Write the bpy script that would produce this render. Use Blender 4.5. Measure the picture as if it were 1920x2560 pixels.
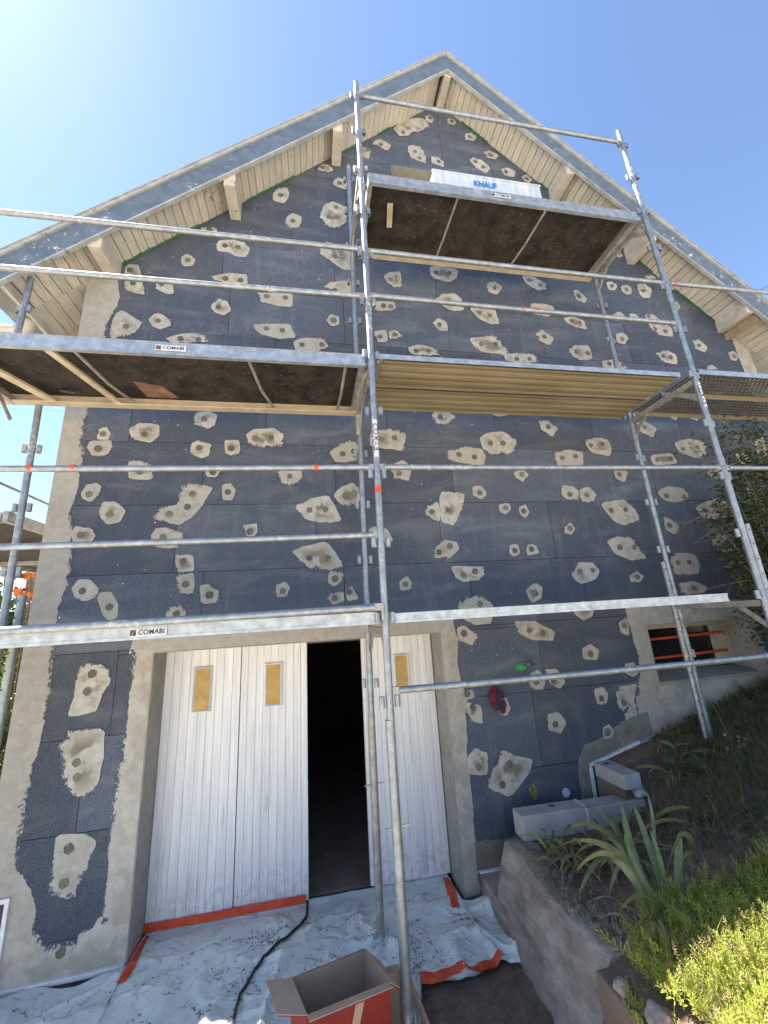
import bpy, bmesh, math, random
import numpy as np
from mathutils import Vector, Matrix, noise as mnoise

for o in list(bpy.data.objects):
    bpy.data.objects.remove(o)
SC = bpy.context.scene
COL = SC.collection
RAD = math.radians
random.seed(7)
rng = np.random.default_rng(11)

# ---------------------------------------------------------------- camera
cam_d = bpy.data.cameras.new("camera")
cam = bpy.data.objects.new("camera", cam_d)
COL.objects.link(cam)
cam_d.sensor_fit = 'HORIZONTAL'
cam_d.sensor_width = 36.0
cam_d.lens = 18.166
cam_d.clip_start = 0.05
cam_d.clip_end = 1000
_r = Vector((0.98337714, -0.17133235, -0.0601218))
_u = Vector((0.01190641, -0.26955492, 0.96291141))
_b = Vector((-0.181184, -0.9476209, -0.26303419))
M = Matrix((( _r.x, _u.x, _b.x, 0.0), (_r.y, _u.y, _b.y, -3.62), (_r.z, _u.z, _b.z, 2.18), (0, 0, 0, 1)))
cam.matrix_world = M
SC.camera = cam
SC.render.resolution_x = 768
SC.render.resolution_y = 1024

# ---------------------------------------------------------------- sky, sun, exposure
SUN_DIR = Vector((-2.8, 1.0, 5.1)).normalized()          # towards the sun
W = bpy.data.worlds.new("World")
SC.world = W
W.use_nodes = True
wn = W.node_tree.nodes
sky = wn.new('ShaderNodeTexSky')
sky.sky_type = 'NISHITA'
sky.sun_disc = False
sky.sun_elevation = math.asin(SUN_DIR.z)
sky.sun_rotation = math.atan2(SUN_DIR.x, SUN_DIR.y)
sky.altitude = 0
sky.air_density = 1.0
sky.dust_density = 0.28
sky.ozone_density = 3.0
wn['Background'].inputs['Strength'].default_value = 0.076
W.node_tree.links.new(sky.outputs[0], wn['Background'].inputs['Color'])
sun_d = bpy.data.lights.new("sun", 'SUN')
sun_d.energy = 5.0
sun_d.angle = RAD(0.53)
sun_d.color = (1.0, 0.95, 0.86)
sun = bpy.data.objects.new("sun", sun_d)
COL.objects.link(sun)
sun.rotation_euler = SUN_DIR.to_track_quat('Z', 'Y').to_euler()
sun.location = (-20, 6, 28)
vs = SC.view_settings
vs.view_transform = 'Standard'
vs.look = 'None'
vs.exposure = 2.05
vs.gamma = 1.0
vs.use_curve_mapping = False
SC.cycles.max_bounces = 8
SC.cycles.diffuse_bounces = 5

# ---------------------------------------------------------------- mesh helpers
class MB:
    def __init__(s):
        s.v = []; s.f = []
    def add(s, vs_, fs):
        n = len(s.v); s.v += [tuple(q) for q in vs_]; s.f += [tuple(i + n for i in f) for f in fs]
        return s
    def box(s, x0, x1, y0, y1, z0, z1):
        x0, x1 = sorted((x0, x1)); y0, y1 = sorted((y0, y1)); z0, z1 = sorted((z0, z1))
        return s.add([(x0,y0,z0),(x1,y0,z0),(x1,y1,z0),(x0,y1,z0),(x0,y0,z1),(x1,y0,z1),(x1,y1,z1),(x0,y1,z1)],
                     [(3,2,1,0),(4,5,6,7),(0,1,5,4),(1,2,6,5),(2,3,7,6),(3,0,4,7)])
    def obox(s, c, ax, ay, az, hx, hy, hz):
        c, ax, ay, az = Vector(c), Vector(ax), Vector(ay), Vector(az)
        vs_ = [c + ax*hx*i + ay*hy*j + az*hz*k for k in (-1,1) for i, j in ((-1,-1),(1,-1),(1,1),(-1,1))]
        return s.add(vs_, [(3,2,1,0),(4,5,6,7),(0,1,5,4),(1,2,6,5),(2,3,7,6),(3,0,4,7)])
    def beam(s, a, b, w, h, up=(0,0,1)):
        a, b = Vector(a), Vector(b); d = (b-a); L = d.length; d.normalize()
        r = d.cross(Vector(up)).normalized(); u = r.cross(d)
        return s.obox((a+b)/2, d, r, u, L/2, w/2, h/2)
    def tube(s, pts, r, seg=12, caps=True, rs=None):
        pts = [Vector(p) for p in pts]; rings = []; prev = None
        for i, p in enumerate(pts):
            d = (pts[min(i+1, len(pts)-1)] - pts[max(i-1, 0)]).normalized()
            if prev is None:
                a = d.cross(Vector((0,1,0)) if abs(d.y) < .9 else Vector((1,0,0))).normalized()
            else:
                a = (prev - d*prev.dot(d)).normalized()
            prev = a; b = d.cross(a); rr = rs[i] if rs else r
            rings.append([p + (a*math.cos(2*math.pi*k/seg) + b*math.sin(2*math.pi*k/seg))*rr for k in range(seg)])
        n = len(s.v)
        for R_ in rings: s.v += [tuple(q) for q in R_]
        for i in range(len(rings)-1):
            for k in range(seg):
                k2 = (k+1) % seg
                s.f.append((n+i*seg+k, n+i*seg+k2, n+(i+1)*seg+k2, n+(i+1)*seg+k))
        if caps:
            s.f.append(tuple(n+k for k in reversed(range(seg))))
            s.f.append(tuple(n+(len(rings)-1)*seg+k for k in range(seg)))
        return s
    def prism(s, poly, y0, y1):            # poly [(x,z)] extruded along y
        a = sum(poly[i][0]*poly[(i+1)%len(poly)][1]-poly[(i+1)%len(poly)][0]*poly[i][1] for i in range(len(poly)))
        if a < 0: poly = poly[::-1]
        n = len(poly); y0, y1 = sorted((y0, y1))
        vs_ = [(x,y0,z) for x,z in poly] + [(x,y1,z) for x,z in poly]
        fs = [tuple(range(n)), tuple(reversed(range(n,2*n)))]
        fs += [(i, i+n, (i+1)%n+n, (i+1)%n) for i in range(n)]
        return s.add(vs_, fs)

def mesh_of(mb, name, org=(0,0,0), smooth=False):
    me = bpy.data.meshes.new(name)
    ox, oy, oz = org
    me.from_pydata([(x-ox, y-oy, z-oz) for x,y,z in mb.v], [], mb.f)
    me.update()
    if smooth:
        me.polygons.foreach_set('use_smooth', [True]*len(me.polygons))
        me.set_sharp_from_angle(angle=RAD(40))
    return me

def link(name, me, mat=None, parent=None, loc=(0,0,0)):
    o = bpy.data.objects.new(name, me)
    COL.objects.link(o)
    o.location = loc
    if parent is not None: o.parent = parent
    if mat is not None and me is not None and len(me.materials) == 0: me.materials.append(mat)
    return o

def tag(o, label=None, cat=None, group=None, kind=None):
    if label: o["label"] = label
    if cat: o["category"] = cat
    if group: o["group"] = group
    if kind: o["kind"] = kind
    return o

def thing(name, label, cat, loc=(0,0,0), group=None):
    o = bpy.data.objects.new(name, None)
    COL.objects.link(o)
    o.empty_display_size = .1
    o.location = loc
    return tag(o, label, cat, group)

def root_of(o):
    p = Vector(o.location)
    while o.parent is not None:
        o = o.parent; p += Vector(o.location)
    return p

def part(name, mb, mat, parent, smooth=False, bevel=0.0):
    me = mesh_of(mb, name, root_of(parent), smooth)
    o = link(name, me, mat, parent)
    if bevel:
        md = o.modifiers.new("bevel", 'BEVEL'); md.width = bevel; md.segments = 2; md.limit_method = 'ANGLE'
    return o

def solo(name, mb, mat, label, cat, loc=(0,0,0), group=None, kind=None, smooth=False, bevel=0.0):
    me = mesh_of(mb, name, loc, smooth)
    o = link(name, me, mat, None, loc)
    if bevel:
        md = o.modifiers.new("bevel", 'BEVEL'); md.width = bevel; md.segments = 2; md.limit_method = 'ANGLE'
    return tag(o, label, cat, group, kind)

def struct(name, mb, mat, smooth=False, kind='structure'):
    o = link(name, mesh_of(mb, name, (0,0,0), smooth), mat)
    o["kind"] = kind
    return o

def np_mesh(name, V, F, org=(0,0,0)):
    """numpy verts (n,3) and faces (m,k), all faces with k corners"""
    V = np.asarray(V, dtype=np.float32) - np.asarray(org, dtype=np.float32)
    F = np.asarray(F, dtype=np.int32); m, k = F.shape
    me = bpy.data.meshes.new(name)
    me.vertices.add(len(V)); me.vertices.foreach_set('co', V.ravel())
    me.loops.add(m*k); me.loops.foreach_set('vertex_index', F.ravel())
    me.polygons.add(m); me.polygons.foreach_set('loop_start', np.arange(0, m*k, k, dtype=np.int32))
    me.update(calc_edges=True); me.validate()
    return me

def text_mesh(body, size, thick=0.0, off=0.0, spacing=1.0):
    cu = bpy.data.curves.new("lettering", 'FONT')
    cu.body = body; cu.size = size; cu.extrude = thick; cu.offset = off; cu.align_x = 'CENTER'; cu.align_y = 'CENTER'
    cu.space_character = spacing; cu.resolution_u = 3
    t = bpy.data.objects.new("lettering_tmp", cu); COL.objects.link(t)
    dg = bpy.context.evaluated_depsgraph_get(); dg.update()
    me = bpy.data.meshes.new_from_object(t.evaluated_get(dg))
    bpy.data.objects.remove(t)
    return me

# ---------------------------------------------------------------- materials
class NT:
    def __init__(s, name):
        s.m = bpy.data.materials.new(name); s.m.use_nodes = True
        s.t = s.m.node_tree; s.n = s.t.nodes; s.l = s.t.links
        s.b = s.n['Principled BSDF']; s.pos = None
    def N(s, t, **kw):
        q = s.n.new(t)
        for k, v in kw.items(): setattr(q, k, v)
        return q
    def P(s):
        if s.pos is None: s.pos = s.N('ShaderNodeNewGeometry').outputs['Position']
        return s.pos
    def set(s, inp, v):
        if hasattr(v, 'is_output') or isinstance(v, bpy.types.NodeSocket): s.l.new(v, inp)
        else:
            if inp.type == 'RGBA' and len(v) == 3: v = (*v, 1)
            inp.default_value = v
    def mapv(s, scale, vec=None):
        q = s.N('ShaderNodeMapping'); s.l.new(vec or s.P(), q.inputs[0]); q.inputs['Scale'].default_value = scale
        return q.outputs[0]
    def noise(s, scale, detail=3, rough=.55, vec=None, dist=0.0, col=False):
        q = s.N('ShaderNodeTexNoise'); s.l.new(vec or s.P(), q.inputs['Vector'])
        q.inputs['Scale'].default_value = scale; q.inputs['Detail'].default_value = detail
        q.inputs['Roughness'].default_value = rough; q.inputs['Distortion'].default_value = dist
        return q.outputs['Color' if col else 'Fac']
    def voro(s, scale, feat='F1', vec=None, out='Distance', rnd=1.0):
        q = s.N('ShaderNodeTexVoronoi', feature=feat); s.l.new(vec or s.P(), q.inputs['Vector'])
        q.inputs['Scale'].default_value = scale; q.inputs['Randomness'].default_value = rnd
        return q.outputs[out]
    def ramp(s, fac, a, b, smooth=True):     # map a..b to 0..1
        q = s.N('ShaderNodeMapRange', interpolation_type='SMOOTHSTEP' if smooth else 'LINEAR')
        s.set(q.inputs['Value'], fac); q.inputs['From Min'].default_value = a; q.inputs['From Max'].default_value = b
        return q.outputs['Result']
    def math(s, op, a, b=0.0, c=None):
        q = s.N('ShaderNodeMath', operation=op); s.set(q.inputs[0], a); s.set(q.inputs[1], b)
        if c is not None: s.set(q.inputs[2], c)
        return q.outputs[0]
    def mix(s, fac, a, b, mode='MIX'):
        q = s.N('ShaderNodeMix', data_type='RGBA', blend_type=mode)
        s.set(q.inputs[0], fac); s.set(q.inputs[6], a); s.set(q.inputs[7], b)
        return q.outputs[2]
    def attr(s, name):
        q = s.N('ShaderNodeAttribute'); q.attribute_name = name
        return q.outputs['Fac']
    def rnd(s):
        return s.N('ShaderNodeObjectInfo').outputs['Random']
    def hsv(s, col, h=.5, sa=1.0, v=1.0):
        q = s.N('ShaderNodeHueSaturation'); s.set(q.inputs['Color'], col)
        s.set(q.inputs['Hue'], h); s.set(q.inputs['Saturation'], sa); s.set(q.inputs['Value'], v)
        return q.outputs[0]
    def bump(s, h, strength=.3, dist=.01):
        q = s.N('ShaderNodeBump'); s.set(q.inputs['Height'], h)
        q.inputs['Strength'].default_value = strength; q.inputs['Distance'].default_value = dist
        s.l.new(q.outputs[0], s.b.inputs['Normal'])
    def out(s, col, rough=.8, metal=0.0, spec=.5, **kw):
        s.set(s.b.inputs['Base Color'], col); s.set(s.b.inputs['Roughness'], rough)
        s.set(s.b.inputs['Metallic'], metal); s.set(s.b.inputs['Specular IOR Level'], spec)
        for k, v in kw.items(): s.set(s.b.inputs[k.replace('_', ' ')], v)
        return s.m

def eps_color(n):
    """graphite foam board: speckled beads, lighter scuffs, white crumbs"""
    c = n.mix(n.ramp(n.noise(120, 3, .75), .30, .74), (.030, .039, .060), (.100, .121, .166))
    sm = n.ramp(n.noise(1.3, 5, .6, n.mapv((1, 1, 3.2)), .6), .45, .78)
    c = n.mix(n.math('MULTIPLY', sm, .75), c, (.140, .150, .172))
    st = n.ramp(n.noise(2.2, 6, .65, n.mapv((3.5, 1, .35)), .3), .5, .8)
    c = n.mix(n.math('MULTIPLY', st, .40), c, (.155, .162, .180))
    dk = n.ramp(n.noise(1.1, 3, .5, n.mapv((.6, 1, 1.5))), .55, .8)
    c = n.mix(n.math('MULTIPLY', dk, .45), c, (.030, .034, .045))
    fine = n.ramp(n.noise(13, 7, .8, n.mapv((1, 1, .6))), .50, .74)
    c = n.mix(n.math('MULTIPLY', fine, n.math('ADD', .15, n.math('MULTIPLY', n.ramp(n.noise(.9, 3, .5), .35, .7), .55))), c, (.19, .19, .19))
    bead = n.ramp(n.voro(62), .12, .2)
    c = n.mix(n.math('MULTIPLY', n.math('SUBTRACT', 1.0, bead), .25), c, (.14, .15, .17))
    cr = n.math('LESS_THAN', n.voro(8.0), .05)
    dust = n.ramp(n.noise(.75, 4, .6, None, .8), .48, .72)
    c = n.mix(n.math('MULTIPLY', dust, .32), c, n.mix(n.ramp(n.noise(120, 3, .75), .30, .74), (.060, .060, .062), (.175, .168, .162)))
    crm = n.math('MULTIPLY', cr, n.ramp(n.noise(.55, 2, .5), .42, .62))
    return n.mix(crm, c, (.62, .63, .65))

def mk_eps():
    n = NT("graphite foam board")
    c = eps_color(n)
    c = n.hsv(c, .5, 1.0, n.math('ADD', n.math('MULTIPLY', n.rnd(), .42), .79))
    n.bump(n.noise(160, 2, .6), .25, .002)
    return n.out(c, .78, 0, .3)

def mk_plaster(name, base=(.395, .372, .335), wet=(.18, .16, .127), wetamt=1.0):
    n = NT(name)
    rnd = n.rnd()
    p = n.mix(n.ramp(n.noise(14, 5, .65), .3, .75), tuple(k*.86 for k in base), tuple(k*1.1 for k in base))
    p = n.hsv(p, .5, 1.0, n.math('ADD', n.math('MULTIPLY', rnd, .22), .88))
    wn_ = n.ramp(n.noise(6.5, 3, .55, None, .4), .44, .58)
    wm = n.math('MULTIPLY', wn_, n.attr('wet'))
    wm = n.math('MULTIPLY', wm, n.math('MULTIPLY', n.ramp(rnd, .0, .6), wetamt))
    p = n.mix(wm, p, wet)
    pin = n.math('LESS_THAN', n.voro(34), .05)
    p = n.mix(n.math('MULTIPLY', pin, .6), p, (.06, .06, .06))
    nz = n.noise(70, 4, .7, n.mapv((1, 1, .8)))
    lo = n.noise(16, 2, .5)
    nn = n.math('ADD', n.math('MULTIPLY', n.math('SUBTRACT', nz, .5), 2.6), n.math('MULTIPLY', n.math('SUBTRACT', lo, .5), 1.8))
    rag = n.attr('rag')
    e = n.math('ADD', n.attr('edge'), n.math('MULTIPLY', n.math('SUBTRACT', nn, .30), rag))
    mask = n.ramp(e, -.02, .06)
    c = n.mix(mask, eps_color(n), p)
    trow = n.noise(16, 4, .6, n.mapv((1, 1, 3.5)), .5)
    n.bump(n.math('ADD', n.math('ADD', n.math('MULTIPLY', n.noise(45, 4, .6), .5), n.math('MULTIPLY', trow, 1.4)), n.math('MULTIPLY', mask, .9)), .38, .004)
    return n.out(c, .88, 0, .25)

def mk_simple(name, c0, c1, scale=12, rough=.8, bump=.2, bscale=60, bdist=.004, metal=0, spec=.4, vec=None, rv=.2, detail=4):
    n = NT(name)
    v = n.mapv(vec) if vec else None
    c = n.mix(n.ramp(n.noise(scale, detail, .6, v), .3, .7), c0, c1)
    if rv: c = n.hsv(c, .5, 1.0, n.math('ADD', n.math('MULTIPLY', n.rnd(), rv), 1 - rv/2))
    if bump: n.bump(n.noise(bscale, 3, .6, v), bump, bdist)
    return n.out(c, rough, metal, spec)

def mk_galv(name, base=(.31, .335, .365), splat=.75, rough=.46):
    n = NT(name)
    c = n.mix(n.ramp(n.noise(16, 4, .65, n.mapv((1, 1, 1))), .3, .75), tuple(k*.72 for k in base), tuple(k*1.15 for k in base))
    rust = n.ramp(n.noise(7, 5, .7), .63, .75)
    c = n.mix(n.math('MULTIPLY', rust, .5), c, (.17, .11, .07))
    sp = n.ramp(n.math('ADD', n.noise(30, 5, .75), n.math('MULTIPLY', n.math('SUBTRACT', n.noise(2.5, 2, .5), .5), .5)), .62, .68)
    sp = n.math('MULTIPLY', sp, splat)
    c = n.mix(sp, c, (.55, .50, .43))
    n.bump(n.noise(55, 4, .6), .25, .002)
    met = n.math('MULTIPLY', n.math('SUBTRACT', 1.0, sp), .6)
    r = n.math('ADD', n.math('MULTIPLY', sp, .35), rough)
    return n.out(c, r, met, .5)

def mk_paint_peel(name, paint, under, thr=.60, scale=5.5):
    n = NT(name)
    c = n.mix(n.ramp(n.noise(9, 4, .6), .3, .7), tuple(k*.82 for k in paint), tuple(k*1.15 for k in paint))
    blk = n.noise(.9, 2, .5)
    fl = n.math('ADD', n.noise(scale*3, 6, .72), n.math('MULTIPLY', n.math('SUBTRACT', blk, .5), .55))
    pm = n.ramp(fl, thr, thr + .015)
    c = n.mix(pm, c, under)
    d = n.math('MULTIPLY', n.ramp(n.noise(22, 5, .75), .58, .75), .35)
    c = n.mix(d, c, tuple(k*.3 for k in under))
    n.bump(n.math('SUBTRACT', n.noise(40, 3, .6), pm), .3, .003)
    return n.out(c, .62, 0, .4)

def mk_soffit():
    n = NT("cream soffit paint")
    v = n.mapv((1.0, .12, 1.0))
    c = n.mix(n.ramp(n.noise(60, 4, .6, v), .3, .7), (.44, .405, .345), (.57, .53, .46))
    c = n.hsv(c, .5, 1.0, n.math('ADD', n.math('MULTIPLY', n.rnd(), .16), .9))
    blk = n.noise(1.1, 2, .5)
    m = n.ramp(n.math('ADD', n.noise(17, 5, .7), n.math('MULTIPLY', n.math('SUBTRACT', blk, .5), .5)), .70, .73)
    c = n.mix(n.math('MULTIPLY', m, .8), c, (.10, .085, .065))
    n.bump(n.noise(80, 3, .6, v), .2, .002)
    return n.out(c, .7, 0, .35)

def mk_door():
    n = NT("white door paint")
    v = n.mapv((1.0, 1.0, .06))
    c = n.mix(n.ramp(n.noise(30, 4, .6, v), .3, .7), (.66, .65, .66), (.80, .785, .785))
    c = n.hsv(c, .5, 1.0, n.math('ADD', n.math('MULTIPLY', n.rnd(), .08), .95))
    st = n.ramp(n.noise(16, 5, .75, n.mapv((1, 1, .1)), .3), .60, .74)
    c = n.mix(n.math('MULTIPLY', st, .55), c, (.30, .28, .29))
    sep = n.N('ShaderNodeSeparateXYZ'); n.l.new(n.P(), sep.inputs[0])
    ft = n.math('MULTIPLY', n.ramp(n.noise(18, 6, .75), .42, .62), n.math('SUBTRACT', 1.0, n.ramp(sep.outputs[2], .06, .45)))
    c = n.mix(n.math('MULTIPLY', ft, .45), c, (.33, .29, .25))
    nick = n.math('LESS_THAN', n.voro(11), .035)
    c = n.mix(n.math('MULTIPLY', nick, .7), c, (.12, .10, .09))
    n.bump(n.noise(90, 3, .6, v), .15, .002)
    return n.out(c, .5, 0, .4)

def mk_ply():
    n = NT("weathered deck plywood")
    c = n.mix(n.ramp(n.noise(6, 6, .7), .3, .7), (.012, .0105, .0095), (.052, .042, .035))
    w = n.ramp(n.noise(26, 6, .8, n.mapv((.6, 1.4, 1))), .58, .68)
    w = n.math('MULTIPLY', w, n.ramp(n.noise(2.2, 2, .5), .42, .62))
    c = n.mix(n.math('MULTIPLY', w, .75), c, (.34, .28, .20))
    d = n.math('LESS_THAN', n.voro(15), .075)
    c = n.mix(n.math('MULTIPLY', d, .6), c, (.36, .31, .24))
    n.bump(n.noise(40, 5, .7), .4, .004)
    return n.out(c, .75, 0, .3)

def mk_tarp():
    n = NT("dust sheet")
    c = n.mix(n.ramp(n.noise(3, 4, .6), .3, .7), (.57, .61, .59), (.66, .70, .675))
    def ridge(scale, vec, dist, w):   # thin crease lines
        a = n.math('ABSOLUTE', n.math('SUBTRACT', n.noise(scale, 3, .5, vec, dist), .5))
        return n.math('SUBTRACT', 1.0, n.ramp(a, 0.0, w, False))
    r1 = ridge(3.2, n.mapv((1, 1.8, 1)), .5, .035); r2 = ridge(7.5, n.mapv((1.5, 1, 1)), .4, .03); r3 = ridge(17, None, .6, .09)
    area = n.ramp(n.noise(1.5, 3, .5), .36, .60)
    soot = n.math('MULTIPLY', n.math('MAXIMUM', n.math('MULTIPLY', r1, .9), n.math('MULTIPLY', r2, .55)), n.ramp(n.noise(9, 5, .7), .46, .62))
    c = n.mix(n.math('MULTIPLY', soot, .42), c, (.075, .058, .045))
    d = n.math('MULTIPLY', n.ramp(n.noise(8, 7, .75, None, .6), .52, .70), area)
    c = n.mix(n.math('MULTIPLY', d, .35), c, (.22, .19, .155))
    d2 = n.math('MULTIPLY', n.ramp(n.noise(46, 5, .8), .60, .68), area)
    c = n.mix(n.math('MULTIPLY', d2, .6), c, (.10, .08, .06))
    h = n.math('ADD', n.math('ADD', n.math('MULTIPLY', r1, 1.0), n.math('MULTIPLY', r2, .35)), n.math('MULTIPLY', r3, .06))
    n.bump(n.math('MULTIPLY', h, n.ramp(n.noise(1.1, 2, .5), .25, .65)), .55, .010)
    return n.out(c, .6, 0, .35)

def mk_leaf(name, c0, c1, trans=.35, rough=.5):
    n = NT(name)
    isl = n.N('ShaderNodeNewGeometry').outputs['Random Per Island']
    c = n.mix(isl, c0, c1)
    c = n.mix(n.ramp(n.noise(18, 3, .6), .3, .75), c, tuple(k*.75 for k in c0))
    n.out(c, rough, 0, .35)
    tr = n.N('ShaderNodeBsdfTranslucent'); n.l.new(c, tr.inputs['Color'])
    mx = n.N('ShaderNodeMixShader'); mx.inputs[0].default_value = trans
    n.l.new(n.b.outputs[0], mx.inputs[1]); n.l.new(tr.outputs[0], mx.inputs[2])
    n.l.new(mx.outputs[0], n.n['Material Output'].inputs['Surface'])
    return n.m

def mk_concrete(name, c0, c1, stretch=(1, 1, 1), rough=.92, bump=.6):
    n = NT(name)
    v = n.mapv(stretch)
    c = n.mix(n.ramp(n.noise(5, 7, .68, v), .28, .72), c0, c1)
    c = n.mix(n.math('MULTIPLY', n.ramp(n.noise(42, 5, .75, v), .5, .75), .45), c, tuple(k*.55 for k in c0))
    pit = n.math('LESS_THAN', n.voro(22), .06)
    c = n.mix(n.math('MULTIPLY', pit, .7), c, tuple(k*.25 for k in c0))
    n.bump(n.noise(26, 7, .72, v), bump, .012)
    return n.out(c, rough, 0, .25)

def mk_soil(name, c0, c1, scale=14):
    n = NT(name)
    c = n.mix(n.ramp(n.noise(scale, 7, .72), .3, .7), c0, c1)
    st = n.math('LESS_THAN', n.voro(38), .16)
    c = n.mix(n.math('MULTIPLY', st, .55), c, tuple(min(1, k*2.2) for k in c1))
    n.bump(n.noise(34, 6, .75), .8, .02)
    return n.out(c, .95, 0, .2)

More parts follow.
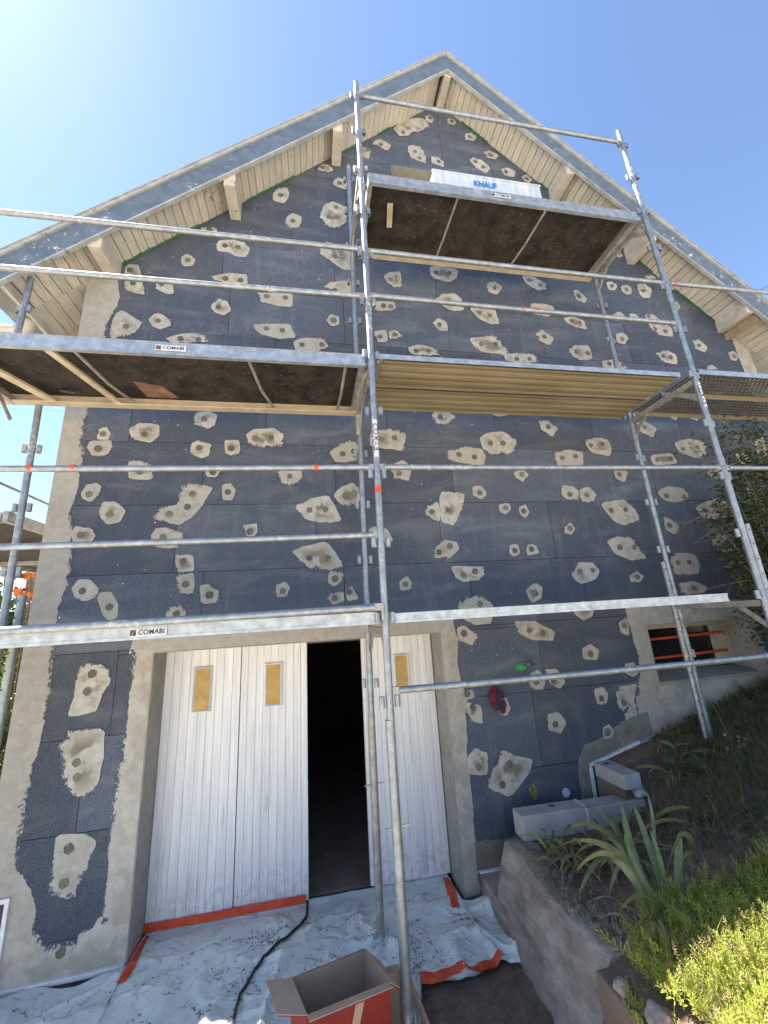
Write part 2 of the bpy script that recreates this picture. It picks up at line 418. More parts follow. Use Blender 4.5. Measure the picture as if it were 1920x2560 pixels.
MAT = dict(
    eps=mk_eps(), plaster=mk_plaster("base coat patch"), band=mk_plaster("base coat band", (.385, .362, .325), (.25, .222, .18), .8),
    damp=mk_plaster("damp base coat", (.20, .185, .155), (.13, .12, .10), 1.0),
    disc=mk_simple("anchor cap mortar", (.095, .086, .070), (.15, .138, .115), 40, .85, .3, 90, .002, rv=.5),
    masonry=mk_simple("wall core", (.25, .23, .2), (.32, .3, .26), 8, .9),
    reveal=mk_simple("reveal base coat", (.25, .238, .215), (.33, .312, .28), 9, .88, .25, 50, .003),
    soffit=mk_soffit(), fascia=mk_paint_peel("blue fascia paint", (.105, .138, .185), (.52, .53, .52), .685),
    trim=mk_paint_peel("white verge trim", (.34, .35, .345), (.22, .215, .20), .66, 5), purlin=mk_paint_peel("cream purlin paint", (.50, .455, .385), (.20, .165, .13), .69, 5),
    roof=mk_simple("roof tiles", (.10, .06, .05), (.17, .10, .08), 6), galv=mk_galv("galvanised steel"), galv2=mk_galv("galvanised deck beam", (.42, .455, .495), .4, .42),
    darksteel=mk_galv('dull dark steel', (.13, .122, .105), .3, .6), dirtysteel=mk_galv("plaster-stained steel", (.40, .38, .35), .8, .6), ply=mk_ply(),
    yellowsteel=mk_simple("yellowed steel", (.20, .165, .10), (.30, .25, .16), 4, .6, .15, 60, .003, .15, .4, vec=(.25, 1, 1)),
    alu=mk_simple("cream aluminium", (.47, .39, .28), (.62, .53, .40), 9, .55, .15, 60, .002, .2, .5),
    door=mk_door(), doorframe=mk_simple("white window trim", (.62, .61, .62), (.74, .73, .73), 18, .5),
    amber=mk_simple("amber pane", (.36, .20, .035), (.50, .30, .06), 7, .28, .1, 30, .002, 0, .5, rv=.12),
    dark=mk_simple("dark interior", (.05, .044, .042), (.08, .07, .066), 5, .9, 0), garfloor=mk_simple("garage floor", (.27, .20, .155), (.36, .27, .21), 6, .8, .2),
    darkpane=mk_simple("dark glass", (.012, .012, .014), (.02, .02, .024), 4, .12, 0, rv=0, spec=.5),
    lilac=mk_simple("lilac glass", (.30, .27, .36), (.40, .37, .46), 4, .15, 0, rv=0), orange=mk_simple("orange tape", (.50, .055, .022), (.66, .09, .035), 14, .45, .25, 40, .003),
    orangebar=mk_simple("orange paint", (.45, .055, .022), (.62, .085, .03), 14, .5, .2), white=mk_simple("white profile", (.60, .61, .62), (.74, .75, .76), 16, .5, .15),
    rust=mk_simple('rust stain', (.13, .07, .045), (.26, .15, .10), 12, .85, .3), tarp=mk_tarp(), cable=mk_simple("black rubber", (.018, .018, .02), (.04, .038, .036), 20, .55, .2),
    card=mk_simple("cardboard", (.40, .27, .19), (.48, .33, .235), 6, .8, .1), cardred=mk_simple("red print", (.21, .020, .012), (.29, .026, .016), 6, .6, .1),
    cardin=mk_simple("cardboard inside", (.36, .235, .155), (.42, .28, .19), 6, .85, .1),
    timber=mk_simple("timber", (.28, .20, .13), (.40, .30, .20), 20, .8, .25, 70, .003, vec=(1, 1, .12)),
    conc=mk_concrete("rough retaining concrete", (.175, .145, .12), (.46, .395, .33), (1.2, .5, 1.6), .92, 1.0), concsmooth=mk_concrete("smooth brown render", (.16, .115, .085), (.20, .145, .11), (1, 1, 1), .9, .15),
    block=mk_concrete("cast concrete block", (.36, .335, .315), (.49, .46, .435), (1, 1, 1), .92, .5), mortar=mk_simple("white mortar", (.5, .48, .45), (.66, .64, .6), 20, .9, .5, 40, .01),
    soil=mk_soil("garden soil", (.13, .088, .064), (.25, .175, .125)), dirt=mk_soil("drive dirt", (.12, .09, .065), (.20, .155, .115), 9),
    ground=mk_soil("pale gravel", (.47, .41, .32), (.60, .53, .42), 6), debris=mk_simple("plaster and leaf crumbs", (.075, .06, .047), (.15, .125, .095), 30, .95, .5),
    pack=mk_simple("white shrink wrap", (.40, .45, .53), (.55, .60, .67), 6, .3, .5, 22, .01, vec=(3, 1, .4)), knauf=mk_simple("blue print", (.01, .17, .50), (.015, .20, .56), 5, .4, 0, rv=0),
    ink=mk_simple("dark ink", (.02, .025, .05), (.03, .035, .07), 5, .5, 0, rv=0), inkorange=mk_simple("logo brown", (.30, .11, .03), (.38, .14, .04), 5, .5, 0, rv=0), sticker=mk_simple("sticker", (.52, .53, .54), (.68, .69, .70), 30, .5, .1),
    greenbead=mk_simple('green foam bead', (.02, .09, .04), (.04, .16, .075), 30, .8, .6, 50, .006), green=mk_simple("green foam", (.02, .22, .08), (.05, .34, .13), 30, .8, .6, 50, .006), pvc=mk_simple("beige pvc pipe", (.50, .46, .38), (.60, .56, .47), 8, .4, .1), gutter=mk_simple("grey gutter", (.16, .165, .16), (.26, .265, .255), 8, .5, .2),
    redcloth=mk_simple("red cloth", (.085, .006, .010), (.15, .011, .016), 30, .85, .4), navycloth=mk_simple("navy cloth", (.015, .018, .045), (.03, .035, .07), 30, .85, .4), strap=mk_simple("beige cord", (.45, .33, .22), (.55, .42, .3), 30, .8, .2),
    yellowspray=mk_simple("yellow spray", (.16, .15, .03), (.24, .22, .05), 40, .8, .1), foamdisc=mk_simple("pale foam plug", (.42, .46, .50), (.58, .62, .66), 40, .8, .3),
    iris=mk_leaf("iris leaf", (.24, .26, .10), (.36, .36, .17), .3), irisdry=mk_leaf("dry iris leaf", (.26, .19, .11), (.36, .28, .17), .25, .8),
    grass=mk_leaf("shade grass", (.125, .155, .045), (.26, .27, .10), .4), sedum=mk_leaf("sedum leaf", (.40, .44, .07), (.60, .61, .16), .45, .45), sedumdry=mk_leaf("sedum seed heads", (.38, .28, .14), (.48, .38, .22), .3, .8),
    silver=mk_leaf("silver foliage", (.33, .275, .20), (.48, .42, .32), .2, .9), shrub=mk_leaf("shrub leaf", (.05, .068, .022), (.11, .125, .045), .35), twig=mk_simple("twig bark", (.12, .09, .055), (.22, .17, .11), 30, .85, .3),
    hedge=mk_leaf("sunny garden leaf", (.10, .16, .02), (.26, .30, .05), .4), hedge2=mk_leaf("blue green leaf", (.05, .085, .035), (.09, .13, .06), .35), redflower=mk_leaf("red petals", (.55, .02, .05), (.62, .04, .10), .4), orangeflower=mk_leaf("orange petals", (.75, .14, .01), (.80, .28, .02), .4),
    pods=mk_leaf("honesty pods", (.52, .50, .40), (.66, .64, .54), .5, .5), weed=mk_leaf("broad weed leaf", (.07, .10, .04), (.11, .14, .06), .3), stone=mk_concrete("pink stone", (.27, .20, .17), (.40, .32, .28), (1, 1, 1), .9, .4), wood_pole=mk_simple("utility pole wood", (.08, .06, .045), (.13, .10, .08), 10, .9),
)

# ================================================================ GROUND
GX, GZ = [1.4, 1.5, 2.4, 2.75, 3.1, 3.44, 4.65, 6.0, 9.0], [.44, .455, .49, .58, .78, .93, 1.25, 1.6, 1.8]
def hgarden(x, y):
    near = float(np.interp(x, GX, GZ)); far = min(1.7, .455 + .21*(x - 1.5))
    k = max(0.0, min(1.0, (-.45 - y)/.6))
    z = near*(1-k) + far*k + .03*mnoise.noise(Vector((x*2.1, y*2.1, 3)))*min(1, max(0, (x-1.5)/.3))
    if y < -1.3: z += min(.22, (-1.3 - y)*.16)
    if y > -.27 and x < 2.43: z = .12
    if x > 2.62 and y > -.3: z += max(0, .765 + .24*(x-2.43) - z)*min(1, (y+.3)/.22)
    return z

def hground(x, y):
    ramp = max(0.0, min(.75, (-1.25 - y)*.24))
    if y > .2 and -2.3 < x < 6.1: return -.25
    if x < -2.45:
        k = max(0, min(1, (-2.45 - x)/.6)); q = max(0, min(1, (y + .9)/.8))
        return (ramp*(1-q) + 1.15*q)*k + ramp*(1-k) - .02
    if x > 1.5 and y < 3: return ramp - .35
    return ramp - .03

xs = sorted(set(np.round(np.concatenate([np.linspace(-400, -12, 14), np.linspace(-12, 12, 81), np.linspace(12, 400, 14)]), 3).tolist()))
ys = sorted(set(np.round(np.concatenate([np.linspace(-400, -12, 14), np.linspace(-12, 12, 81), np.linspace(12, 400, 14)]), 3).tolist()))
g = MB()
for y in ys:
    for x in xs: g.v.append((x, y, hground(x, y)))
nx = len(xs)
for j in range(len(ys)-1):
    for i in range(nx-1):
        a = j*nx+i; g.f.append((a, a+1, a+nx+1, a+nx))
struct('ground', g, MAT['ground'], True)

# trodden earth of the drive in front of the garage
g = MB(); n1, n2 = 70, 60
for j in range(n2+1):
    for i in range(n1+1):
        x = -2.9 + 4.25*i/n1; y = -1.75 + 2.3*j/n2
        z = max(0.0, min(.75, (-1.25 - y)*.24)) - .012 + .008*mnoise.noise(Vector((x*6, y*6, 0))) + .006*mnoise.noise(Vector((x*17, y*17, 5)))
        if y > .2: z = -.03
        g.v.append((x, y, z))
for j in range(n2):
    for i in range(n1):
        a = j*(n1+1)+i; g.f.append((a, a+1, a+n1+2, a+n1+1))
struct('drive', g, MAT['dirt'], True)

# planted bank to the right of the drive
g = MB(); n1, n2 = 110, 60
for j in range(n2+1):
    for i in range(n1+1):
        x = 1.44 + (9.0-1.44)*(i/n1)**1.5; y = -3.4 + 3.43*j/n2
        z = hgarden(x, y) + .018*mnoise.noise(Vector((x*7, y*7, 1))) + .012*mnoise.noise(Vector((x*16, y*16, 4)))
        g.v.append((x, y, z))
for j in range(n2):
    for i in range(n1):
        a = j*(n1+1)+i; g.f.append((a, a+1, a+n1+2, a+n1+1))
base = len(g.v)
for j in range(n2+1): g.v.append((1.44, -3.4+3.43*j/n2, -.3))
for j in range(n2): g.f.append((base+j+1, base+j, j*(n1+1), (j+1)*(n1+1)))
struct('garden_bank', g, MAT['soil'], True)

# ================================================================ HOUSE
XL, XR, XA, ZA = -2.222, 5.98, 1.869, 9.366
ML, MR = .907, .943
def gable(x): return ZA - (ML*(XA-x) if x < XA else MR*(x-XA))
OPEN = [(-1.285, 1.15, -.5, 2.02), (3.35, 4.61, 1.405, 1.945), (1.08, 2.92, 6.50, 7.965)]
house = thing('house', 'grey house gable being insulated, dark foam boards dotted with beige plaster patches', 'house', (1.87, 4.5, 0))

def clip(poly, a, b, c):        # keep a*x+b*z<=c
    out = []
    for i in range(len(poly)):
        p, q = poly[i], poly[(i+1) % len(poly)]
        dp, dq = a*p[0]+b*p[1]-c, a*q[0]+b*q[1]-c
        if dp <= 0: out.append(p)
        if (dp < 0 < dq) or (dq < 0 < dp):
            t = dp/(dp-dq); out.append((p[0]+t*(q[0]-p[0]), p[1]+t*(q[1]-p[1])))
    return out
def gclip(poly, off=0.0):
    poly = clip(poly, -ML, 1, ZA-ML*XA-off)
    return clip(poly, MR, 1, ZA+MR*XA-off) if len(poly) > 2 else []
def subtract(rect, holes):
    rects = [rect]
    for (hx0, hx1, hz0, hz1) in holes:
        nxt = []
        for (x0, x1, z0, z1) in rects:
            if hx0 >= x1 or hx1 <= x0 or hz0 >= z1 or hz1 <= z0: nxt.append((x0, x1, z0, z1)); continue
            if z0 < hz0: nxt.append((x0, x1, z0, hz0))
            if z1 > hz1: nxt.append((x0, x1, hz1, z1))
            a, b = max(z0, hz0), min(z1, hz1)
            if x0 < hx0: nxt.append((x0, hx0, a, b))
            if x1 > hx1: nxt.append((hx1, x1, a, b))
        rects = nxt
    return [r for r in rects if r[1]-r[0] > .02 and r[3]-r[2] > .02]

core = MB()
zz = 0.0
for r in subtract((XL+.003, XR-.003, -.3, 9.4), OPEN):
    p = gclip([(r[0], r[2]), (r[1], r[2]), (r[1], r[3]), (r[0], r[3])], -.03)
    if len(p) > 2: core.prism(p, .10, .36)
wall = part('wall', core, MAT['masonry'], house)

ROWX = {-1: .3, 0: .35, 1: .75, 2: .90, 3: .28, 4: .03, 5: .22, 6: .78, 7: -.37, 8: -.85, 9: .28, 10: -.2, 11: .45, 12: .1, 13: .6, 14: 0}
for k in range(-1, 15):
    z0 = .83 + .6115*(k-1) ; z1 = z0 + .6115
    lo = ROWX[k] - 1.222*6
    for i in range(14):
        x0 = lo + 1.222*i; x1 = x0 + 1.222
        x0c, x1c = max(x0, XL), min(x1, XR)
        if x1c - x0c < .03: continue
        for r in subtract((x0c, x1c, z0, z1), OPEN):
            gx, gz = .0022, .0020
            p = gclip([(r[0]+gx, r[2]+gz), (r[1]-gx, r[2]+gz), (r[1]-gx, r[3]-gz), (r[0]+gx, r[3]-gz)], -.02)
            if len(p) < 3: continue
            mb = MB().prism(p, random.uniform(-.0022, .0012), .098)
            part('insulation_board', mb, MAT['eps'], wall)

# ---- base coat patches over the anchors
PATCHES = [
([829,8282,890,8419,979,8419,1099,8336,1052,8230,1008,8234,923,8303],[963,8319]),
([609,8146,654,8190,723,8218,823,8180,787,8032,733,8021,678,8075],[784,8178]),
([1156,8663,1202,8745,1360,8914,1523,8984,1640,8975,1688,8921,1678,8816,1551,8699,1412,8652,1354,8575,1239,8541,1193,8615],[1296,8625]),
([1650,9030,1735,9073,1771,9000,1735,8910,1666,8916],[1719,9017]),
([1976,9043,2003,9088,2084,9078,2127,9020,2083,8972,1995,8966],[2046,9031]),
([1329,8380,1423,8408,1514,8394,1566,8336,1579,8085,1480,8118,1372,8157,1334,8258],[1433,8286,1485,8174]),
([1659,8231,1749,8251,1845,8167,1814,8072,1744,8092,1664,8116],[1756,8163]),
([2213,8804,2322,8857,2397,8792,2341,8680,2220,8696],[2282,8765]),
([2460,8491,2551,8554,2688,8486,2611,8389,2509,8394],[2560,8464]),
([2211,8294,2301,8366,2419,8338,2531,8204,2447,8098,2314,8159],[2309,8278,2412,8195]),
([2681,8218,2802,8275,2904,8211,2870,8099,2714,8110],[2756,8171]),
([2989,8138,3081,8183,3160,8104,3096,8028,3017,8055],[3071,8102]),
([4167,6928,4269,6991,4337,6880,4251,6830],[4264,6918]),
([3945,6363,4037,6397,4115,6338,4042,6248,3952,6251],[4018,6317]),
([4156,6320,4234,6374,4318,6338,4300,6223,4216,6191,4158,6243],[4236,6283]),
([4396,6393,4559,6435,4652,6331,4576,6185,4466,6173,4419,6236],[4498,6290]),
([4908,6130,5007,6163,5046,6076,4961,5986,4909,6017],[]),
([4592,6556,4733,6587,4807,6535,4644,6506],[]),
([857,6099,933,6161,1078,6187,1078,5965,985,5947,900,6004],[950,6058]),
([1453,6317,1613,6350,1833,6324,1807,6194,1691,6097,1522,6139,1451,6192],[1532,6235,1700,6244]),
([2171,6154,2311,6192,2392,6117,2300,5989,2194,6011],[2277,6082]),
([2706,6325,2859,6331,3035,6234,2998,6143,2877,6108,2726,6219],[2784,6269,2934,6209]),
([1474,5831,1569,5921,1743,5940,1822,5868,1830,5709,1713,5678,1582,5724],[1675,5792]),
([1899,5736,2072,5773,2247,5751,2278,5554,2143,5522,1998,5607],[2026,5689,2155,5654]),
([3394,6166,3460,6195,3581,6056,3534,5986,3422,6018],[3464,6087]),
([3165,5718,3307,5752,3471,5705,3478,5561,3330,5589,3206,5639],[3274,5686,3385,5664]),
([1408,5494,1481,5558,1593,5511,1586,5385,1480,5387],[1495,5464]),
([729,5713,987,5740,995,5626,738,5589],[838,5667,924,5664]),
([2730,5456,2826,5516,2970,5396,2887,5291,2757,5340],[2842,5406]),
([1849,5305,2013,5337,2159,5388,2233,5298,2344,5154,2290,5101,1985,5128,1893,5195],[1989,5233,2173,5247]),
([2257,5110,2436,5142,2652,5158,2708,5028,2448,5000,2263,5036],[2416,5057,2583,5069]),
([3127,5251,3273,5321,3445,5327,3452,5137,3261,5093,3167,5176],[3244,5220,3401,5212]),
([1078,5115,1231,5162,1421,5122,1460,5034,1124,5018],[1176,5079,1327,5090]),
([707,5301,848,5332,854,5169,730,5166],[771,5234]),
([872,5316,959,5341,1033,5274,966,5221,882,5214],[945,5278]),
([2725,5890,2861,5916,3047,5893,3065,5791,2957,5718,2717,5736],[2821,5796]),
([3898,5830,4040,5908,4107,5850,4085,5762,3918,5746],[]),
([4177,5878,4283,5889,4308,5826,4178,5805],[]),
([4397,5922,4543,5914,4785,5718,4773,5566,4571,5570,4422,5707],[4517,5672,4668,5643,4469,5876]),
([3886,5534,3993,5564,4075,5487,3965,5375,3874,5409],[3961,5469]),
([5061,5525,5170,5564,5280,5435,5187,5351,5057,5417],[5144,5458]),
([4419,5286,4590,5349,4718,5287,4707,5142,4532,5151,4458,5207],[4518,5244,4629,5240]),
([5591,5372,5696,5414,5769,5341,5681,5250,5598,5265],[5678,5326]),
([3575,5106,3768,5139,3912,5089,3929,5004,3582,5009],[3675,5074,3867,5067]),
([5157,5131,5255,5166,5344,5109,5165,5090],[]),
([2809,6417,2916,6430,2887,6378,2828,6371],[]),
([921,6484,1046,6493,1026,6394,949,6405],[]),
([3250,6436,3399,6441,3359,6383,3278,6373],[]),
([113,7678,167,7782,255,7788,332,7702,252,7666],[175,7731]),
([298,7496,367,7597,483,7552,479,7420,348,7419],[388,7502]),
([-427,7169,-369,7285,-246,7308,-226,7168,-299,7043,-407,7068],[-335,7167]),
([118,6893,198,7111,298,7178,467,7101,453,6856,287,6731,178,6811],[330,7085,230,6912,343,6930]),
([-278,6810,-204,6906,-87,6859,-110,6712,-230,6657,-278,6721],[-190,6788]),
([-1201,6522,-1095,6556,-1020,6527,-1030,6471,-1164,6468],[-1105,6514]),
([-1021,6299,-1000,6368,-866,6405,-715,6377,-649,6285,-696,6173,-807,6164,-883,6220,-1005,6219],[-931,6305,-792,6305]),
([108,6409,172,6524,475,6515,488,6133,379,6137,247,6239,128,6326],[298,6315]),
([-1372,6087,-1311,6144,-1224,6076,-1242,5994,-1322,5961,-1365,6009],[-1300,6050]),
([-1900,5863,-1862,5922,-1772,5909,-1737,5777,-1667,5547,-1759,5545,-1871,5583],[-1847,5845,-1804,5679]),
([-1604,5732,-1536,5771,-1418,5709,-1405,5596,-1475,5582,-1580,5630],[-1534,5696]),
([-1053,5860,-846,5933,-676,5922,-667,5797,-841,5792,-1008,5803],[-903,5847,-746,5844]),
([-1036,5465,-973,5577,-866,5543,-826,5442,-905,5369,-1010,5409],[-956,5465]),
([-584,5706,-400,5717,-188,5725,-195,5542,-349,5545,-520,5564],[-466,5657,-268,5662]),
([146,5859,240,5935,482,5991,476,5814,290,5810],[282,5825]),
([-1960,5052,-1923,5276,-1866,5332,-1653,5189,-1762,5041,-1932,4986],[-1814,5141]),
([-1622,5248,-1554,5335,-1418,5282,-1401,5198,-1483,5134,-1561,5169],[-1529,5240]),
([-613,5269,-490,5295,-224,5319,-151,5146,-344,5116,-547,5157],[-465,5238,-297,5229]),
([163,5400,229,5491,319,5462,316,5353,225,5329],[261,5410]),
([-1438,5032,-1305,5093,-1108,5124,-1017,5019,-1385,4989],[-1301,5038,-1130,5043]),
([-180,5100,-77,5152,146,5165,194,5055,93,4989,-163,4984],[-90,5063,120,5079]),
([-1125,4088,-1096,4214,-991,4225,-903,4183,-929,4070,-991,4036],[-1024,4141]),
([-1924,3899,-1920,4027,-1853,4029,-1822,3971,-1829,3901],[-1879,3958]),
([-1996,3806,-1978,3886,-1809,3897,-1791,3821,-1821,3752,-1942,3739],[-1904,3812]),
([-1683,4034,-1576,4086,-1414,4067,-1405,3959,-1468,3886,-1638,3917],[-1535,3967]),
([-627,3992,-552,4044,-376,4062,-264,4001,-274,3888,-340,3854,-591,3869],[-543,3949,-392,3960]),
([-1130,3882,-1036,3915,-947,3886,-955,3766,-1015,3734,-1119,3768],[-1047,3836]),
([-827,3913,-700,3923,-672,3855,-684,3782,-757,3757,-814,3780],[-764,3836]),
([171,3809,261,3899,392,3954,474,3917,455,3737,348,3711,233,3709],[305,3798,418,3826]),
([-1640,3619,-1635,3698,-1540,3710,-1438,3655,-1415,3508,-1618,3529],[-1538,3593]),
([-978,3624,-857,3661,-842,3579,-881,3539,-964,3555],[-915,3590]),
([-320,3606,-107,3620,-97,3548,-163,3460,-293,3488],[-213,3554]),
([-1987,3377,-1962,3463,-1874,3485,-1828,3441,-1842,3377,-1898,3309,-1964,3335],[-1924,3377]),
([-831,3475,-745,3480,-701,3407,-729,3327,-816,3317],[-773,3395]),
([-1178,3464,-1050,3482,-897,3441,-979,3296,-1068,3154,-1179,3086,-1196,3178,-1195,3352],[-1079,3378,-1114,3253]),
([-1385,3163,-1326,3255,-1197,3275,-1195,3167,-1176,3092,-1286,3115],[-1260,3189]),
([-1825,3228,-1808,3313,-1707,3312,-1604,3215,-1657,3111,-1756,3103,-1808,3166],[-1739,3196]),
([205,3357,294,3452,421,3489,474,3392,517,3308,332,3250,254,3274],[324,3345,405,3380]),
([-169,3255,1,3334,145,3357,209,3251,271,3100,150,3079,-66,3105],[-29,3212,120,3217]),
([-624,3082,-507,3091,-494,3014,-524,2965,-595,2973],[-565,3011]),
([-2015,3047,-1986,3097,-1859,3064,-1823,2992,-1852,2942,-1985,2956],[-1940,3015]),
([-1393,2981,-1348,3064,-1215,3055,-1126,3006,-1147,2903,-1238,2868,-1343,2898],[-1294,2979]),
([-1185,2781,-1160,2821,-1037,2813,-1018,2674,-1148,2663],[-1112,2762]),
([-1165,2640,-1021,2654,-1007,2495,-1032,2461,-1135,2491],[-1082,2561]),
([-200,2822,-89,2862,135,2900,266,2710,268,2656,161,2632,-69,2668],[-37,2752,136,2747]),
([139,2597,182,2637,266,2602,254,2539,189,2489,137,2523],[195,2552]),
([120,2389,177,2427,271,2423,269,2350,174,2321],[186,2379]),
([283,2443,348,2482,407,2364,300,2349],[320,2427]),
([-330,2503,-254,2544,-207,2477,-233,2407,-322,2417],[-269,2465]),
([-1946,2559,-1908,2633,-1823,2638,-1744,2549,-1747,2503,-1834,2451,-1925,2502],[-1866,2542]),
([-1754,2494,-1742,2530,-1656,2536,-1590,2410,-1580,2317,-1645,2288,-1702,2343],[-1653,2401]),
([-957,2542,-879,2548,-790,2484,-814,2388,-945,2395],[-883,2460]),
([-1216,2314,-1181,2379,-1091,2383,-1054,2314,-1118,2256,-1191,2266],[-1137,2319]),
([1275,4262,1315,4329,1441,4322,1561,4258,1438,4164,1328,4175],[1377,4251]),
([1821,4374,2223,4375,2198,4312,2060,4285,1916,4316],[]),
([3060,4376,3502,4393,3469,4327,3119,4307],[]),
([2553,4246,2664,4257,2786,4160,2686,4049,2564,4138],[2663,4172]),
([3840,4257,3954,4294,4119,4200,4031,4074,3847,4153],[3947,4205]),
([590,3954,622,4067,833,4093,984,4049,947,3842,766,3861,600,3885],[713,3971,852,3988]),
([1808,4012,1912,4074,2092,4103,2252,3993,2181,3829,1905,3824,1815,3895],[1923,3950,2069,3953]),
([1409,3844,1605,3905,1813,3881,1844,3794,1802,3694,1608,3706,1420,3740],[1543,3810,1716,3784]),
([2664,3852,2874,3901,3037,3858,3014,3707,2852,3646,2680,3704],[2764,3788,2933,3811]),
([3093,4013,3259,4064,3416,4036,3432,3927,3379,3818,3120,3875],[3163,3952,3319,3971]),
([4307,4009,4560,4080,4763,4036,4749,3887,4614,3804,4356,3881],[4413,3930,4629,3960]),
([3924,3842,4250,3879,4287,3737,3928,3711],[4009,3780,4199,3799]),
([775,3683,913,3734,1006,3658,973,3510,820,3523],[869,3590]),
([2155,3612,2254,3647,2316,3585,2244,3505,2155,3541],[2235,3590]),
([3387,3651,3577,3637,3494,3502,3386,3546],[3447,3597]),
([4656,3661,4889,3663,4875,3521,4677,3567],[4765,3615]),
([1636,3443,1743,3465,1800,3375,1722,3302,1646,3349],[1724,3383]),
([2686,3457,2812,3457,2888,3386,2852,3287,2663,3316],[2768,3358]),
([2894,3414,3023,3443,3093,3342,3029,3265,2882,3286],[2972,3351]),
([1090,3208,1266,3298,1257,3078,1145,3118],[1182,3181]),
([1276,3390,1569,3384,1491,3178,1408,3029,1269,3065],[1355,3192]),
([1913,3253,2034,3265,2043,3198,1973,3137,1909,3172],[1990,3212]),
([2132,3210,2215,3250,2253,3168,2190,3102,2135,3143],[2189,3177]),
([3119,3256,3443,3303,3554,3181,3582,3052,3348,2992,3213,3072],[3237,3170,3420,3177]),
([3895,3383,4056,3458,4284,3427,4319,3321,4163,3257,3954,3279],[4004,3338,4244,3322]),
([4355,3202,4698,3319,4853,3257,4866,3076,4566,3036,4411,3083],[4480,3156,4679,3192]),
([3886,3105,4064,2987,3998,2881,3865,2920],[3940,2990]),
([2627,2987,2711,3045,2755,2971,2683,2906,2622,2934],[2692,2978]),
([519,3017,617,3052,712,3013,772,2889,631,2881,540,2968],[]),
([1160,2793,1276,2888,1403,2873,1427,2798,1334,2715,1157,2708],[1213,2767,1333,2825]),
([1970,2820,2061,2825,2074,2740,2013,2699,1958,2726],[2018,2762]),
([2150,2815,2267,2819,2278,2726,2150,2705],[2208,2769]),
([3088,2829,3257,2879,3422,2861,3558,2622,3370,2607,3177,2680],[3242,2758,3418,2752]),
([4433,2794,4551,2891,4787,2785,4751,2686,4501,2651,4426,2723],[4535,2720,4656,2754]),
([3827,2632,3986,2681,4169,2648,4204,2523,4132,2432,3845,2430],[3925,2569,4073,2569]),
([1316,2626,1500,2612,1656,2618,1665,2533,1613,2494,1443,2458,1350,2522],[1440,2537,1564,2566]),
([2616,2519,2722,2617,2880,2611,2946,2519,2883,2432,2702,2390,2623,2443],[2711,2523,2861,2527]),
([3285,2453,3371,2497,3455,2446,3401,2384,3297,2388],[3379,2436]),
([798,2499,873,2553,922,2493,899,2418,804,2418],[855,2473]),
([2070,2363,2197,2430,2260,2373,2222,2266,2123,2236,2094,2297],[2171,2324]),
([1323,2244,1440,2330,1592,2334,1706,2235,1670,2076,1506,2059,1366,2128],[1574,2253]),
([2543,2106,2667,2231,2801,2200,2757,2069,2639,2041],[]),
([3848,2338,4046,2363,4209,2295,4162,2232,3876,2225],[4038,2290]),
([4645,2397,4740,2379,4705,2286,4633,2289],[4680,2336]),
([1316,2053,1384,2071,1516,1952,1446,1880,1320,1943],[1380,1994]),
([1899,2074,2094,2073,2321,1944,2267,1867,2037,1894,1932,1958],[2044,1980,2182,1948]),
([3041,1992,3135,2047,3156,1961,3115,1856,3040,1897],[3090,1960]),
([5155,3894,5344,3898,5332,3765,5188,3731],[5249,3813]),
([718,4373,947,4383,903,4337,794,4303],[]),
([4328,4375,4492,4381,4432,4304],[]),
([4626,4403,4807,4392,4745,4314,4660,4335],[]),
([5455,4451,5594,4457,5528,4366],[]),
([5167,3426,5290,3458,5285,3254,5175,3255],[5242,3354]),
([5538,4105,5702,4126,5658,3869,5497,3800],[]),
([2573,1774,2657,1810,2761,1749,2718,1661,2561,1680],[2653,1719]),
([1962,1578,2066,1624,2130,1554,2083,1436,1965,1482],[2035,1519]),
([2139,1629,2269,1608,2344,1493,2258,1425,2170,1497],[2216,1510]),
([3005,1594,3106,1609,3154,1525,3071,1476,2995,1504],[]),
([2619,1404,2727,1410,2763,1337,2719,1266,2626,1264],[2679,1319]),
([2850,1362,2954,1342,2961,1233,2910,1173,2845,1233],[2911,1259]),
([2087,1232,2201,1262,2276,1162,2211,1061,2082,1100],[2161,1147]),
([1305,1509,1399,1511,1413,1438,1329,1425],[1348,1478]),
([1327,1405,1463,1372,1472,1212,1366,1252,1326,1305],[1387,1363]),
([1636,1418,1732,1409,1746,1315,1696,1259,1629,1286],[1682,1352]),
([1286,981,1373,1042,1481,988,1468,867,1446,823,1285,847],[1377,896]),
([1567,950,1611,1012,1708,953,1887,895,1869,820,1634,634,1434,738],[1669,887,1577,739]),
([2634,1074,2705,1098,2744,1042,2701,975,2611,974],[2675,1029]),
([-1826,1879,-1811,1953,-1725,1981,-1605,1937,-1579,1824,-1630,1728,-1651,1632,-1757,1597,-1845,1610,-1818,1762],[-1715,1895,-1732,1770]),
([-1874,1409,-1816,1457,-1831,1506,-1578,1488,-1574,1322,-1576,1140,-1643,1067,-1733,1063,-1789,1143,-1838,1231],[-1744,1283,-1727,1185]),
([-1811,832,-1642,822,-1547,767,-1588,628,-1628,540,-1643,441,-1811,489,-1809,715],[-1722,743,-1725,542]),
]

